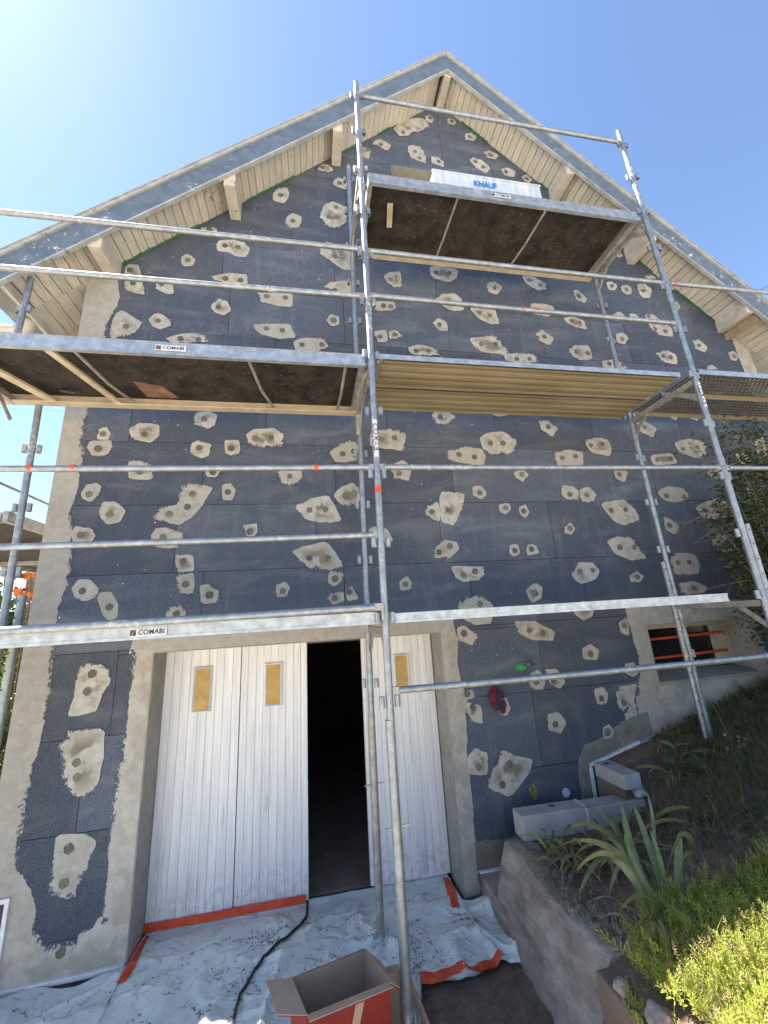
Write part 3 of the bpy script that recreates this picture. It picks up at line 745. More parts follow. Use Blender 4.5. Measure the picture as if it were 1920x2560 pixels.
def set_attr(me, name, vals):
    a = me.attributes.new(name, 'FLOAT', 'POINT'); a.data.foreach_set('value', np.asarray(vals, dtype=np.float32))
def chaikin(p):
    q = []
    for i in range(len(p)):
        a, b = p[i], p[(i+1) % len(p)]
        q += [(a[0]*.88+b[0]*.12, a[1]*.88+b[1]*.12), (a[0]*.12+b[0]*.88, a[1]*.12+b[1]*.88)]
    return q
def resample(p, step):
    q = []
    for i in range(len(p)):
        a, b = p[i], p[(i+1) % len(p)]; L = math.hypot(b[0]-a[0], b[1]-a[1]); n = max(1, int(L/step))
        q += [(a[0]+(b[0]-a[0])*t/n, a[1]+(b[1]-a[1])*t/n) for t in range(n)]
    return q
HO = root_of(wall)
pid = 0
for poly, dots in PATCHES:
    pid += 1
    P_ = [(poly[i]/1000, poly[i+1]/1000) for i in range(0, len(poly), 2)]
    P_ = resample(chaikin(P_), .045)
    n = len(P_)
    cx = sum(p[0] for p in P_)/n; cz = sum(p[1] for p in P_)/n
    yt = -.0034 - .0003*(pid % 9)
    V, E_, RG, WT, F = [], [], [], [], []
    ph = random.uniform(0, 6.28); ra = random.uniform(.3, 1.0)
    jit = [(p[0]+random.gauss(0, .0035), p[1]+random.gauss(0, .0035)) for p in P_]
    for ring, (y, e) in enumerate(((.002, 0), (yt, 0), (yt, 1), (yt, 1))):
        for i, (x, z) in enumerate(jit):
            dx, dz = x-cx, z-cz; L = math.hypot(dx, dz)+1e-6
            th = math.atan2(dz, dx)
            ins = min(.062, .40*L) if ring == 2 else (.62*L if ring == 3 else -.008*ra)
            k = (L-ins)/L
            V.append((cx+dx*k, y, cz+dz*k)); E_.append(e); RG.append(max(0.0, ra*(.55+.65*math.sin(th+ph)))); WT.append(0 if ring < 2 else (.55 if ring == 2 else 1.0))
    c = len(V); V.append((cx, yt, cz)); E_.append(1); RG.append(0); WT.append(1.0)
    for r in range(3):
        for i in range(n):
            j = (i+1) % n; F.append((r*n+i, r*n+j, (r+1)*n+j, (r+1)*n+i))
    for i in range(n): F.append((3*n+i, 3*n+(i+1) % n, c))
    ar = sum(jit[i][0]*jit[(i+1)%n][1]-jit[(i+1)%n][0]*jit[i][1] for i in range(n))
    if ar < 0: F = [tuple(reversed(f)) for f in F]
    mb = MB(); mb.v = V; mb.f = F
    me = mesh_of(mb, 'plaster_patch', HO)
    set_attr(me, 'edge', E_); set_attr(me, 'rag', RG); set_attr(me, 'wet', WT)
    link('plaster_patch', me, MAT['plaster'], wall)

# anchor caps: small trowelled discs
discs = []
for v in range(4):
    mb = MB(); n = 18; rr = [.0295*(1+.12*random.uniform(-1, 1)*(1 if v else .3)) for _ in range(n)]
    for y, s in ((.006, 1.0), (-.0012, 1.0), (-.0018, .90), (-.0006, .80)):
        mb.v += [(rr[i]*s*math.cos(6.2832*i/n), y, rr[i]*s*math.sin(6.2832*i/n)) for i in range(n)]
    for r in range(3):
        for i in range(n): mb.f.append((r*n+i, r*n+(i+1) % n, (r+1)*n+(i+1) % n, (r+1)*n+i))
    mb.f.append(tuple(3*n+i for i in range(n)))
    discs.append(mesh_of(mb, 'anchor_cap')); discs[-1].materials.append(MAT['disc'])
DOTS = [(d[i]/1000, d[i+1]/1000) for _, d in PATCHES for i in range(0, len(d), 2)] + [(-1.69, .155)]
for (x, z) in DOTS:
    o = link('anchor_cap', random.choice(discs), None, wall, (x-HO[0], -.0068-HO[1], z-HO[2]))
    o.rotation_euler[1] = random.uniform(0, 6.28); s = random.uniform(.92, 1.12); o.scale = (s, 1, s)

# ---- bands of base coat: clean side A, ragged side B (lists of x,z)
def band(A, B, mat='band', name='base_coat', w=.09, yt=-.0022, ragk=1.0, wet=.6):
    def dens(L, step=.05):
        out = []
        seg = max(2, int(sum(math.dist(L[i], L[i+1]) for i in range(len(L)-1))/step))
        return seg
    n = max(dens(A), dens(B))
    def at(L, t):
        d = [0]
        for i in range(len(L)-1): d.append(d[-1]+math.dist(L[i], L[i+1]))
        s = t*d[-1]
        for i in range(len(L)-1):
            if s <= d[i+1]+1e-9:
                k = (s-d[i])/max(1e-9, d[i+1]-d[i]); return (L[i][0]+(L[i+1][0]-L[i][0])*k, L[i][1]+(L[i+1][1]-L[i][1])*k)
        return L[-1]
    V, E_, RG, WT, F = [], [], [], [], []
    for i in range(n+1):
        t = i/n; a = at(A, t); b = at(B, t)
        b = (b[0]+random.gauss(0, .004), b[1]+random.gauss(0, .004))
        L = math.dist(a, b)+1e-6; k = max(.3, 1-w/L)
        m = (a[0]+(b[0]-a[0])*k, a[1]+(b[1]-a[1])*k)
        rg = ragk*(.55+.45*math.sin(i*.31+len(A)))
        for (q, y, e, wv) in ((a, .002, 1, 0), (a, yt, 1, wet), (m, yt, 1, wet), (b, yt, 0, 0), (b, .002, 0, 0)):
            V.append((q[0], y, q[1])); E_.append(e); RG.append(rg if q is b else rg*.5); WT.append(wv)
    for i in range(n):
        for c in range(4): F.append((i*5+c, i*5+c+1, i*5+c+6, i*5+c+5))
    a0, b0, a1 = V[1], V[3], V[6]
    if (b0[0]-a0[0])*(a1[2]-a0[2])-(b0[2]-a0[2])*(a1[0]-a0[0]) < 0: F = [tuple(reversed(f)) for f in F]
    mb = MB(); mb.v = V; mb.f = F
    me = mesh_of(mb, name, HO)
    set_attr(me, 'edge', E_); set_attr(me, 'rag', RG); set_attr(me, 'wet', WT)
    return link(name, me, MAT[mat], wall)

Bl = [(-1.93, 5.935), (-1.941, 5.737), (-1.902, 5.477), (-1.972, 5.16), (-1.98, 5.05), (-1.97, 4.7), (-2.01, 4.299), (-2.03, 4.071), (-2.034, 3.885), (-2.005, 3.727), (-2.016, 3.528), (-2.021, 3.356), (-2.051, 3.19), (-1.98, 3.046), (-1.976, 2.886), (-1.976, 2.636), (-2.018, 2.452), (-2.015, 2.201), (-2.0, 2.096), (-1.985, 1.776), (-1.999, 1.461), (-2.028, 1.165), (-2.026, .882), (-2.028, .68), (-1.899, .516), (-1.859, .394), (-1.875, .31)]
band([(XL+.0, 5.675)]+[(XL, z) for x, z in Bl[1:]], Bl, yt=-.0033)
band([(-2.222, .012), (-1.9, .012), (-1.7, .012), (-1.5, .012), (-1.287, .012)], [(-2.222, .44), (-1.95, .42), (-1.86, .30), (-1.782, .21), (-1.604, .201), (-1.586, .274), (-1.52, .26), (-1.46, .34), (-1.287, .36)], yt=-.0026)
band([(-1.287, 2.03), (-1.287, .27)], [(-1.45, 2.056), (-1.437, 1.761), (-1.436, 1.433), (-1.479, 1.098), (-1.469, .806), (-1.459, .528), (-1.47, .40), (-1.46, .27)], yt=-.0029)
band([(-1.47, 2.022), (1.30, 2.022)], [(-1.44, 2.19), (-.8, 2.17), (-.2, 2.19), (.6, 2.18), (1.29, 2.16)], yt=-.0024)
band([(1.152, 2.03), (1.152, .01)], [(1.29, 2.1), (1.315, 1.951), (1.287, 1.76), (1.303, 1.591), (1.355, 1.443), (1.315, 1.307), (1.307, 1.151), (1.295, .961), (1.297, .794), (1.291, .58), (1.284, .355), (1.281, .01)], yt=-.0031, w=.03, ragk=.5)
band([(1.27, .17), (1.75, .17)], [(1.27, .36), (1.4, .37), (1.5, .35), (1.75, .36)], 'damp', yt=-.0035, w=.03)
band([(3.352, 2.0), (3.352, 1.4), (3.2, 1.0)], [(3.157, 2.15), (3.15, 2.044), (3.163, 1.784), (3.174, 1.673), (3.153, 1.545), (3.085, 1.392), (3.02, 1.243), (3.03, 1.091), (2.95, 1.0)], yt=-.0024)
band([(3.15, 1.947), (5.0, 1.947)], [(3.15, 2.16), (3.6, 2.19), (4.2, 2.17), (4.6, 2.10), (4.79, 2.06), (4.85, 1.98)], yt=-.0028)
band([(4.612, 1.95), (4.612, 1.35)], [(4.792, 1.972), (4.744, 1.769), (4.741, 1.604), (4.85, 1.36)], yt=-.0033)
band([(2.9, .84), (5.2, 1.40)], [(2.9, 1.405), (5.2, 1.404)], w=.004, ragk=0, yt=-.0019)
band([(2.425, .40), (2.432, .80), (2.95, .925), (3.15, .97)], [(2.29, .40), (2.30, .60), (2.32, .831), (2.392, .944), (2.582, .99), (2.748, 1.06), (2.938, 1.12), (3.15, 1.16)], 'damp', yt=-.0037, w=.035, ragk=.6)
band([(5.98, 5.50), (5.98, 4.6)], [(5.70, 5.72), (5.734, 5.645), (5.757, 5.212), (5.72, 4.6)], yt=-.0024)

def wallpart(name, mb, mat, parent=None, **k): return part(name, mb, MAT[mat], parent or wall, **k)
# metal starter profiles
def strip(a, b, h=.022, y=-.012):
    a = Vector((a[0], y, a[1])); b = Vector((b[0], y, b[1]))
    return MB().beam(a, b, .024, h, up=(0, -1, 0)) if abs(a.x-b.x) < .05 else MB().beam(a, b, .024, h)
wallpart('starter_strip', strip((2.432, .79), (2.98, .918)), 'white')
wallpart('starter_strip', strip((2.43, .40), (2.436, .775)), 'white')
wallpart('starter_strip', strip((2.98, .925), (5.3, 1.455), .01, -.006), 'reveal')
wallpart('starter_strip', strip((-2.15, .008), (-1.29, .018), .03, -.014), 'white')
wallpart('starter_strip', strip((1.29, .160), (1.75, .160), .014, -.012), 'white')
# small wall cupboard opening low at the left corner
wallpart('cupboard_frame', MB().box(-2.25, -2.037, -.016, .0, .485, .512).box(-2.062, -2.037, -.016, 0, .05, .4845), 'white')
wallpart('cupboard_shade', MB().box(-2.25, -2.063, -.007, 0, .03, .4845), 'dark')  # dark panel stands for the shade inside the opening
# foam plug, spray mark
mb = MB().tube([(2.16, .002, .606), (2.16, -.007, .606)], .036, 18); wallpart('foam_plug', mb, 'foamdisc')
for i, (dx, dz, r_) in enumerate(((0, .03, .018), (.02, 0, .016), (-.015, -.02, .014), (.01, -.045, .02), (-.03, .01, .012))):
    a = 6.28/9
    pl = [(1.858+dx+r_*random.uniform(.6, 1.5)*math.cos(a*k), .662+dz+1.6*r_*random.uniform(.6, 1.4)*math.sin(a*k)) for k in range(9)]
    wallpart('spray_mark', MB().prism(pl, -.0042-.0002*i, .0), 'yellowspray')

# ---- reveals
def reveal(x0, x1, z0, z1, d, sill=False):
    wallpart('reveal', MB().box(x0, x0+.006, -.001, d, z0, z1-.0065), 'reveal')
    wallpart('reveal', MB().box(x1-.006, x1, -.001, d, z0, z1-.0065), 'reveal')
    wallpart('reveal', MB().box(x0, x1, -.001, d, z1-.006, z1), 'reveal')
    if sill: wallpart('window_sill', MB().add([(x0+.0065, -.012, z0), (x1-.0065, -.012, z0), (x1-.0065, d, z0+.06), (x0+.0065, d, z0+.06), (x0+.0065, -.012, z0-.03), (x1-.0065, -.012, z0-.03), (x1-.0065, d, z0-.03), (x0+.0065, d, z0-.03)], [(0,1,2,3),(7,6,5,4),(0,4,5,1),(1,5,6,2),(2,6,7,3),(3,7,4,0)]), 'reveal')
reveal(-1.285, 1.15, 0, 2.02, .40)
reveal(3.35, 4.61, 1.405, 1.945, .30, True)
reveal(1.08, 2.92, 6.50, 7.965, .30)
# garage room behind the doors
mb = MB().box(-2.1, 3.4, .42, 5.5, -.05, -.012); part('garage_floor', mb, MAT['garfloor'], house)
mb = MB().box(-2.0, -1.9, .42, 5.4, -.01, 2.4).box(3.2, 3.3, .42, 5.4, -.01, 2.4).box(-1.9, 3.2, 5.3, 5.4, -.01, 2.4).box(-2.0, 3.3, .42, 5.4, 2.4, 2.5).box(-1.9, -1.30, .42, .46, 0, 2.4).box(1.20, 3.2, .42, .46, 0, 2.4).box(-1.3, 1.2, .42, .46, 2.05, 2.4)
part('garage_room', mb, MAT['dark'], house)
# sides and back of the house
mb = MB().box(XL, XL+.35, .37, 9, -.3, 5.2).box(XR-.35, XR, .37, 9, -.3, 5.2).prism([(XL+.36, -.3), (XR-.36, -.3), (XR-.36, 5.2), (XA, 9.1), (XL+.36, 5.2)], 8.7, 9)
part('side_wall', mb, MAT['reveal'], house)

# ---- garage door leaves
def leaf(x0, x1, nplank, win, z0=.03, y=.28):
    lf = part('garage_door_leaf', MB().box(x0, x1, y+.016, y+.05, z0, 2.045), MAT['doorframe'], house)
    w = (x1-x0)/nplank
    pm = mesh_of(MB().add([(.0008, 0, 0), (w-.0008, 0, 0), (w-.0008, 0, 2.01), (.0008, 0, 2.01), (.0026, -.0020, 0), (w-.0026, -.0020, 0), (w-.0026, -.0020, 2.01), (.0026, -.0020, 2.01), (.0012, .014, 0), (w-.0012, .014, 0), (w-.0012, .014, 2.01), (.0012, .014, 2.01)],
        [(4,5,6,7),(0,4,7,3),(5,1,2,6),(3,7,6,2),(0,1,5,4),(8,0,3,11),(1,9,10,2)]), 'plank')
    pm.materials.append(MAT['door'])
    R0 = root_of(house)
    edges_ = [x0] + [x0+w*(i+random.uniform(-.13, .13)) for i in range(1, nplank)] + [x1]
    for i in range(nplank):
        pl_ = link('plank', pm, None, lf, (edges_[i]-R0.x, y+random.uniform(-.0015, .0015)-R0.y, z0-R0.z)); pl_.scale = ((edges_[i+1]-edges_[i])/w, 1, 1)
    a, b, c, d = win
    t = .022; yf = y-.008
    fr = MB()
    for (p, q) in (((a-t, d+t), (b+t, d+t)), ((b+t, d+t), (b+t, c-t)), ((b+t, c-t), (a-t, c-t)), ((a-t, c-t), (a-t, d+t))): pass
    O4 = [(a-t, c-t), (b+t, c-t), (b+t, d+t), (a-t, d+t)]; I4 = [(a, c), (b, c), (b, d), (a, d)]
    v = [(x, yf-.002, z) for x, z in O4] + [(x, yf-.018, z) for x, z in [(a-t*.6, c-t*.6), (b+t*.6, c-t*.6), (b+t*.6, d+t*.6), (a-t*.6, d+t*.6)]] + [(x, yf+.002, z) for x, z in I4] + [(x, y+.01, z) for x, z in O4]
    f = [(i, (i+1) % 4, 4+(i+1) % 4, 4+i) for i in range(4)] + [(4+i, 4+(i+1) % 4, 8+(i+1) % 4, 8+i) for i in range(4)] + [(12+i, 12+(i+1) % 4, (i+1) % 4, i) for i in range(4)]
    fr.add(v, f); part('window_frame', fr, MAT['doorframe'], lf)
    part('window_pane', MB().box(a-.002, b+.002, yf-.004, yf+.004, c-.002, d+.002), MAT['amber'], lf)
    return lf
leaf(-1.278, -.652, 9, (-1.02, -.908, 1.515, 1.84))
leaf(-.646, -.068, 9, (-.42, -.308, 1.505, 1.828), y=.284)
leaf(.468, 1.135, 10, (.77, .876, 1.525, 1.815), y=.287)
part('door_stile', MB().box(.440, .4665, .27, .33, .05, 2.03), MAT['doorframe'], house)
part('door_rail_track', MB().box(-1.27, 1.14, .33, .37, 1.985, 2.012), MAT['dark'], house)

# ---- basement window
bw = part('basement_window', MB().box(3.36, 4.60, .285, .30, 1.47, 1.94), MAT['dark'], house)
part('window_frame', MB().box(3.36, 4.60, .23, .284, 1.885, 1.938).box(3.36, 4.60, .23, .284, 1.47, 1.52).box(3.36, 3.42, .23, .284, 1.521, 1.884).box(4.38, 4.60, .23, .284, 1.521, 1.884), MAT['purlin'], bw)
part('window_pane', MB().box(3.421, 4.379, .262, .27, 1.521, 1.884), MAT['darkpane'], bw)
for z in (1.79, 1.60): part('window_bar', MB().beam((3.357, .205, z-.01), (4.50, .205, z+.012), .022, .026), MAT['orangebar'], bw, bevel=.004)
# ---- attic window, mostly hidden by the top deck
aw = part('attic_window', MB().box(1.09, 2.91, .275, .295, 6.51, 7.955), MAT['dark'], house)
part('shutter_box', MB().box(1.088, 2.912, .12, .27, 7.72, 7.955), MAT['reveal'], aw)
part('window_frame', MB().box(1.09, 1.17, .2, .27, 6.51, 7.71).box(2.83, 2.91, .2, .27, 6.51, 7.71).box(1.96, 2.06, .2, .27, 6.51, 7.71).box(1.1705, 1.9595, .2, .27, 6.51, 6.6).box(2.0605, 2.8295, .2, .27, 6.51, 6.6), MAT['white'], aw)
part('window_pane', MB().box(1.172, 1.958, .24, .25, 6.602, 7.71), MAT['lilac'], aw)
part('window_pane', MB().box(2.062, 2.828, .24, .25, 6.602, 7.71), MAT['lilac'], aw)
part('window_sill', MB().box(1.05, 2.95, -.05, .2, 6.455, 6.498), MAT['white'], aw)

# ---- roof
OV = .38
def fz(x, off): return gable(x)+off
for side in (0, 1):
    m = ML if side == 0 else MR
    xe = -2.66 if side == 0 else 6.42
    sg = -1 if side == 0 else 1
    rf = part('roof_slope', MB().prism([(XA, ZA+.05), (xe, gable(xe)+.05), (xe, gable(xe)+.20), (XA, ZA+.20)], -.36, 9.3), MAT['roof'], house)
    xf = xe-.25 if side == 0 else xe
    part('fascia_board', MB().prism([(XA, ZA-.075), (xf, gable(xf)-.075), (xf, gable(xf)+.215), (XA, ZA+.215)], -OV-.025, -OV), MAT['fascia'], rf)
    part('fascia_lip', MB().prism([(XA, ZA-.102), (xf, gable(xf)-.102), (xf, gable(xf)-.076), (XA, ZA-.076)], -OV-.034, -OV+.005), MAT['trim'], rf)
    part('verge_trim', MB().prism([(XA, ZA+.216), (xf, gable(xf)+.216), (xf, gable(xf)+.270), (XA, ZA+.270)], -OV-.045, 9.3), MAT['trim'], rf)
    part('verge_lip', MB().prism([(XA, ZA+.262), (xf, gable(xf)+.262), (xf, gable(xf)+.276), (XA, ZA+.276)], -OV-.056, -OV-.0455), MAT['trim'], rf)
    # soffit boards, each running front to back
    cs = 1/math.sqrt(1+m*m)
    sf = part('soffit', MB().prism([(XA, ZA+.022), (xe, gable(xe)+.022), (xe, gable(xe)+.048), (XA, ZA+.048)], -.355, .05), MAT['dark'], house)
    L = abs(xe-XA)/cs; bw_ = .098; nb = int(L/bw_)
    ax = Vector((sg*cs, 0, -m*cs)); up = Vector((m*cs*sg, 0, cs))
    bm_ = MB(); h = bw_/2-.0024
    # bevelled underside
    for (u, w_) in ((-h, .012), (h, .012), (h, 0), (h-.005, -.006), (-h+.005, -.006), (-h, 0)):
        for y in (0, OV-.002): bm_.v.append(tuple(ax*u + up*w_ + Vector((0, y, 0))))
    for i in range(6):
        j = (i+1) % 6; bm_.f.append((2*i, 2*j, 2*j+1, 2*i+1))
    bm_.f += [(0,2,4,6,8,10), (11,9,7,5,3,1)]
    if side == 0: bm_.f = [tuple(reversed(f)) for f in bm_.f]
    bme = mesh_of(bm_, 'soffit_board'); bme.materials.append(MAT['soffit'])
    R0 = root_of(house)
    for i in range(nb):
        c = Vector((XA, 0, ZA)) + ax*(bw_*(i+.5)) + up*.004
        if i == 0: continue
        link('soffit_board', bme, None, sf, (c.x-R0.x, -OV+.001-R0.y, c.z-R0.z+random.uniform(-.0015, .0015)))
    # eaves soffit along the side of the house
    x0, x1 = (xe, XL) if side == 0 else (XR, xe)
    nb2 = 5; wd = (x1-x0)/nb2
    for i in range(nb2):
        a = x0+wd*i+.003; b = x0+wd*(i+1)-.003
        part('eaves_board', MB().prism([(a, gable(a)), (b, gable(b)), (b, gable(b)+.016), (a, gable(a)+.016)], .003, 9.2), MAT['soffit'], sf)
    part('eaves_fascia', MB().box(xe-.012 if side == 0 else xe-.012, xe+.012, -.36, 9.25, gable(xe)-.07, gable(xe)+.19), MAT['soffit'], sf)
part('corner_trim', MB().beam((XL-.012, -.36, gable(XL-.012)-.012), (XL-.012, .5, gable(XL-.012)-.012), .03, .02), MAT['soffit'], house)

def purlin(x, zb, w=.115, h=.26, y0=-OV+.004):
    p = part('purlin', MB().box(x-w/2, x+w/2, y0, .08, zb, zb+h), MAT['purlin'], house, bevel=.004)
    return p
purlin(1.873, 9.205, .10, .2)
purlin(-1.99, 5.70); purlin(-.83, 6.70); purlin(.35, 7.80)
purlin(3.43, 7.72); purlin(4.43, 6.74); purlin(5.60, 5.70, .10)
part('cracked_purlin_strip', MB().beam((5.70, -.36, 5.66), (5.66, .05, 5.63), .05, .1), MAT['timber'], house)
# gutter and elbow on the left eaves
gx, gz = -2.735, 5.335
gm = MB(); seg = 10
ring = [(gx+.065*math.cos(math.pi+math.pi*k/seg), gz+.065*math.sin(math.pi+math.pi*k/seg)) for k in range(seg+1)]
ring2 = [(gx+.059*math.cos(math.pi+math.pi*k/seg), gz+.059*math.sin(math.pi+math.pi*k/seg)) for k in range(seg, -1, -1)]
poly = ring+ring2
n = len(poly); gm.v = [(x, -.36, z) for x, z in poly]+[(x, 9.2, z) for x, z in poly]
gm.f = [(i, i+n, (i+1) % n+n, (i+1) % n) for i in range(n)] + [(i, i+1, n-2-i, n-1-i) for i in range(seg)]
gu = part('gutter', gm, MAT['gutter'], house, smooth=True)
part('gutter_outlet', MB().tube([(gx, .12, gz-.05), (gx, .12, gz-.085), (gx, .12, gz-.12)], .05, 14, rs=[.06, .055, .053]), MAT['gutter'], gu, smooth=True)
ep = [(gx, .12, gz-.10), (gx, .12, gz-.15), (gx-.012, .118, gz-.195), (gx-.045, .112, gz-.225), (gx-.10, .105, gz-.24), (gx-.6, .05, gz-.26)]
part('downpipe_elbow', MB().tube(ep, .05, 16), MAT['pvc'], gu, smooth=True)
# beads of green foam in the joint between wall and soffit
for (xa, xb) in ((-1.93, -1.36), (-1.30, -1.20), (-.72, -.18), (.42, .62), (.95, 1.12), (2.20, 2.55), (3.25, 3.38), (4.05, 4.38), (4.5, 4.75), (5.0, 5.55)):
    n_ = max(3, int((xb-xa)/.03)); pts_ = []; rs_ = []
    for i in range(n_+1):
        x = xa+(xb-xa)*i/n_; pts_.append((x, -.008, gable(x)-.008+random.uniform(-.008, .006))); rs_.append(random.uniform(.006, .017))
    part('foam_bead', MB().tube(pts_, .01, 7, rs=rs_), MAT['greenbead'], wall, smooth=True)

# ================================================================ SCAFFOLD
YO, YI = -1.05, -.28
XM, XRT = .46, 3.49
PR = .0245
cups_me = []
for sx in (-1, 1):
    cup = MB(); cx_ = sx*.050; n = 12
    # U-shaped pocket open towards the tube, welded on
    ring = []
    for r_ in (.0185, .0145):
        ring.append([(cx_ + r_*math.cos(a_), r_*math.sin(a_)) for a_ in [math.pi*(.5-sx*.5)*0 + (math.pi if sx > 0 else 0) + .35 + (2*math.pi-.70)*k/n for k in range(n+1)]])
    prof = ring[0] + ring[1][::-1]; m_ = len(prof)
    cup.v = [(x, y, -.033) for x, y in prof] + [(x, y, .033) for x, y in prof]
    cup.f = [(i, (i+1) % m_, (i+1) % m_+m_, i+m_) for i in range(m_)] + [(i, i+1, m_-2-i, m_-1-i) for i in range(n)] + [(m_+m_-1-i, m_+m_-2-i, m_+i+1, m_+i) for i in range(n)]
    me_ = mesh_of(cup, 'wedge_cup', smooth=True); me_.materials.append(MAT['galv']); cups_me.append(me_)

def standard(parent, name, x, y, z0, z1, lean=(0, 0), joints=(), cups=None, mat='galv'):
    pts = [(x, y, z0), (x+lean[0], y+lean[1], z1)]
    mb = MB().tube([pts[0], ((pts[0][0]+pts[1][0])/2, (y+y+lean[1])/2, (z0+z1)/2), pts[1]], PR, 16)
    for zj in joints:
        t = (zj-z0)/(z1-z0); xx = x+lean[0]*t
        mb.tube([(xx, y, zj-.05), (xx, y, zj+.05)], PR+.004, 16)
    st = part(name, mb, MAT[mat], parent, smooth=True)
    R0 = root_of(parent)
    for zc in (cups if cups is not None else [2.18+.4985*k for k in range(-1, 11)]):
        if z0+.1 < zc < z1-.04:
            t = (zc-z0)/(z1-z0)
            rz = random.uniform(-.25, .25)
            for cm in cups_me:
                o = link('wedge_cup', cm, None, st, (x+lean[0]*t-R0.x, y-R0.y, zc-R0.z))
                o.rotation_euler[2] = rz
    return st

def transom(parent, x, z, y0=YO, y1=YI, mat='dirtysteel', gus=True):
    part('transom', MB().beam((x, y0, z-.045), (x, y1, z-.045), .034, .05), MAT[mat], parent, bevel=.003)
    if gus:
        for yy, s in ((y0, 1), (y1, -1)):
            part('gusset', MB().beam((x, yy+s*.02, z-.22), (x, yy+s*.20, z-.06), .008, .04), MAT[mat], parent)

def wrap_text(body, size, r, zc, parent, x, y, mat, ang0=0.0):
    me = text_mesh(body, size, 0, .0006)
    for v in me.vertices:
        a, b = v.co.x, v.co.y
        th = b/r + ang0
        v.co = (x + r*math.sin(th), y - r*math.cos(th), zc - a)
    me.update(); R0 = root_of(parent)
    for v in me.vertices: v.co = Vector(v.co) - R0
    me.materials.clear(); me.materials.append(MAT[mat])
    return link('lettering', me, None, parent)
def wrap_plate(r, z0, z1, parent, x, y, mat, half=.9):
    mb = MB(); n = 8
    for z in (z0, z1):
        for i in range(n+1):
            th = -half + 2*half*i/n; mb.v.append((x+r*math.sin(th), y-r*math.cos(th), z))
    for i in range(n): mb.f.append((i, i+1, n+2+i, n+1+i))
    return part('label_plate', mb, MAT[mat], parent, smooth=True)

# frames (pairs of standards with their cross members)
fm = thing('scaffold_tower', 'centre scaffold frame, two tall galvanised tubes standing on the dust sheet before the garage', 'scaffold frame', (XM, -.66, 0), 'scaffold frames along the gable')
so = standard(fm, 'outer_standard', XM-.015, YO, .15, 7.36, (.035, 0), (4.05, 6.2))
wrap_plate(PR+.0012, 3.30, 3.60, so, XM+.0, YO, 'sticker', .75)
wrap_text('COMABI', .062, PR+.0035, 3.45, so, XM+.0, YO, 'ink')
part('base_leg', MB().tube([(XM-.005, YO-.0, .0), (XM-.013, YO, 1.58)], .029, 16), MAT['galv'], fm, smooth=True)
part('tape_wrap', MB().tube([(XM+.0, YO, 3.035), (XM, YO, 3.08)], PR+.0015, 16), MAT['orange'], fm, smooth=True)
standard(fm, 'inner_standard', XM-.03, YI, 0.01, 7.39, (.04, 0), (4.0, 6.0), mat='galv')
part('base_leg', MB().tube([(XM-.03, YI, .0), (XM-.024, YI, 1.45)], .028, 16), MAT['dirtysteel'], fm, smooth=True)
part('locking_pin', MB().beam((XM-.10, YI, .97), (XM+.05, YI, .98), .008, .008), MAT['dirtysteel'], fm)
part('locking_pin', MB().beam((XM-.08, YO, 1.02), (XM+.07, YO, 1.03), .008, .008), MAT['dirtysteel'], fm)
for z in (2.14, 4.14, 6.14): transom(fm, XM-.005, z)

fr = thing('scaffold_tower', 'right scaffold frame, two leaning-looking galvanised tubes with perforated lower legs beside the basement window', 'scaffold frame', (XRT, -.66, .9), 'scaffold frames along the gable')
so = standard(fr, 'outer_standard', XRT, YO, .75, 7.38, (0, 0), (3.3, 5.9))
wrap_plate(PR+.0012, 3.83, 4.08, so, XRT, YO, 'sticker', .6)
wrap_text('COMABI', .058, PR+.0035, 3.95, so, XRT, YO, 'ink', -.3)
standard(fr, 'inner_standard', XRT, YI, .97, 6.20, (0, 0), (3.9,))
def jack(parent, x, y, z0, z1, r=.024):
    j = part('perforated_leg', MB().tube([(x, y, z0), (x, y, z1)], r, 16), MAT['galv'], parent, smooth=True)
    hb = MB()
    z = z0+.08
    while z < z1-.03:
        hb.tube([(x-.008, y-r+.004, z), (x-.008, y-r-.0012, z)], .006, 8); z += .12
    part('leg_hole_shade', hb, MAT['darkpane'], j)  # dark studs stand for the shade inside the holes
jack(fr, XRT-.052, YI-.006, .96, 2.55)
jack(fr, XRT+.054, YO, .7, 2.75)
for z in (2.16, 4.16, 6.13): transom(fr, XRT, z)

fl = thing('scaffold_tower', 'left scaffold frame beside the house corner, grey tube ending under the deck', 'scaffold frame', (-2.35, -.5, .3), 'scaffold frames along the gable')
standard(fl, 'inner_standard', -2.16, YI, .2, 4.10, (-.09, 0), (), [2.18+.4985*k for k in range(-1, 4)])
jack(fl, -2.11, YI-.01, .1, 2.50, .027)
standard(fl, 'outer_standard', -2.60, YO, .1, 5.4, (0, 0), ())
transom(fl, -2.42, 4.14); transom(fl, -2.42, 2.14)
st_ = thing('guard_post', 'short grey guard post rising behind the left deck beside the gutter elbow', 'scaffold post', (-2.53, YI, 4.1))
standard(st_, 'post_tube', -2.53, YI, 4.08, 5.37, (.02, 0), (), [5.02])
frr = thing('scaffold_tower', 'far right scaffold frame behind the dark shrub', 'scaffold frame', (6.52, -.66, 1.2), 'scaffold frames along the gable')
standard(frr, 'outer_standard', 6.52, YO, 1.2, 5.9); standard(frr, 'inner_standard', 6.52, YI, 1.2, 5.9); transom(frr, 6.52, 4.16)

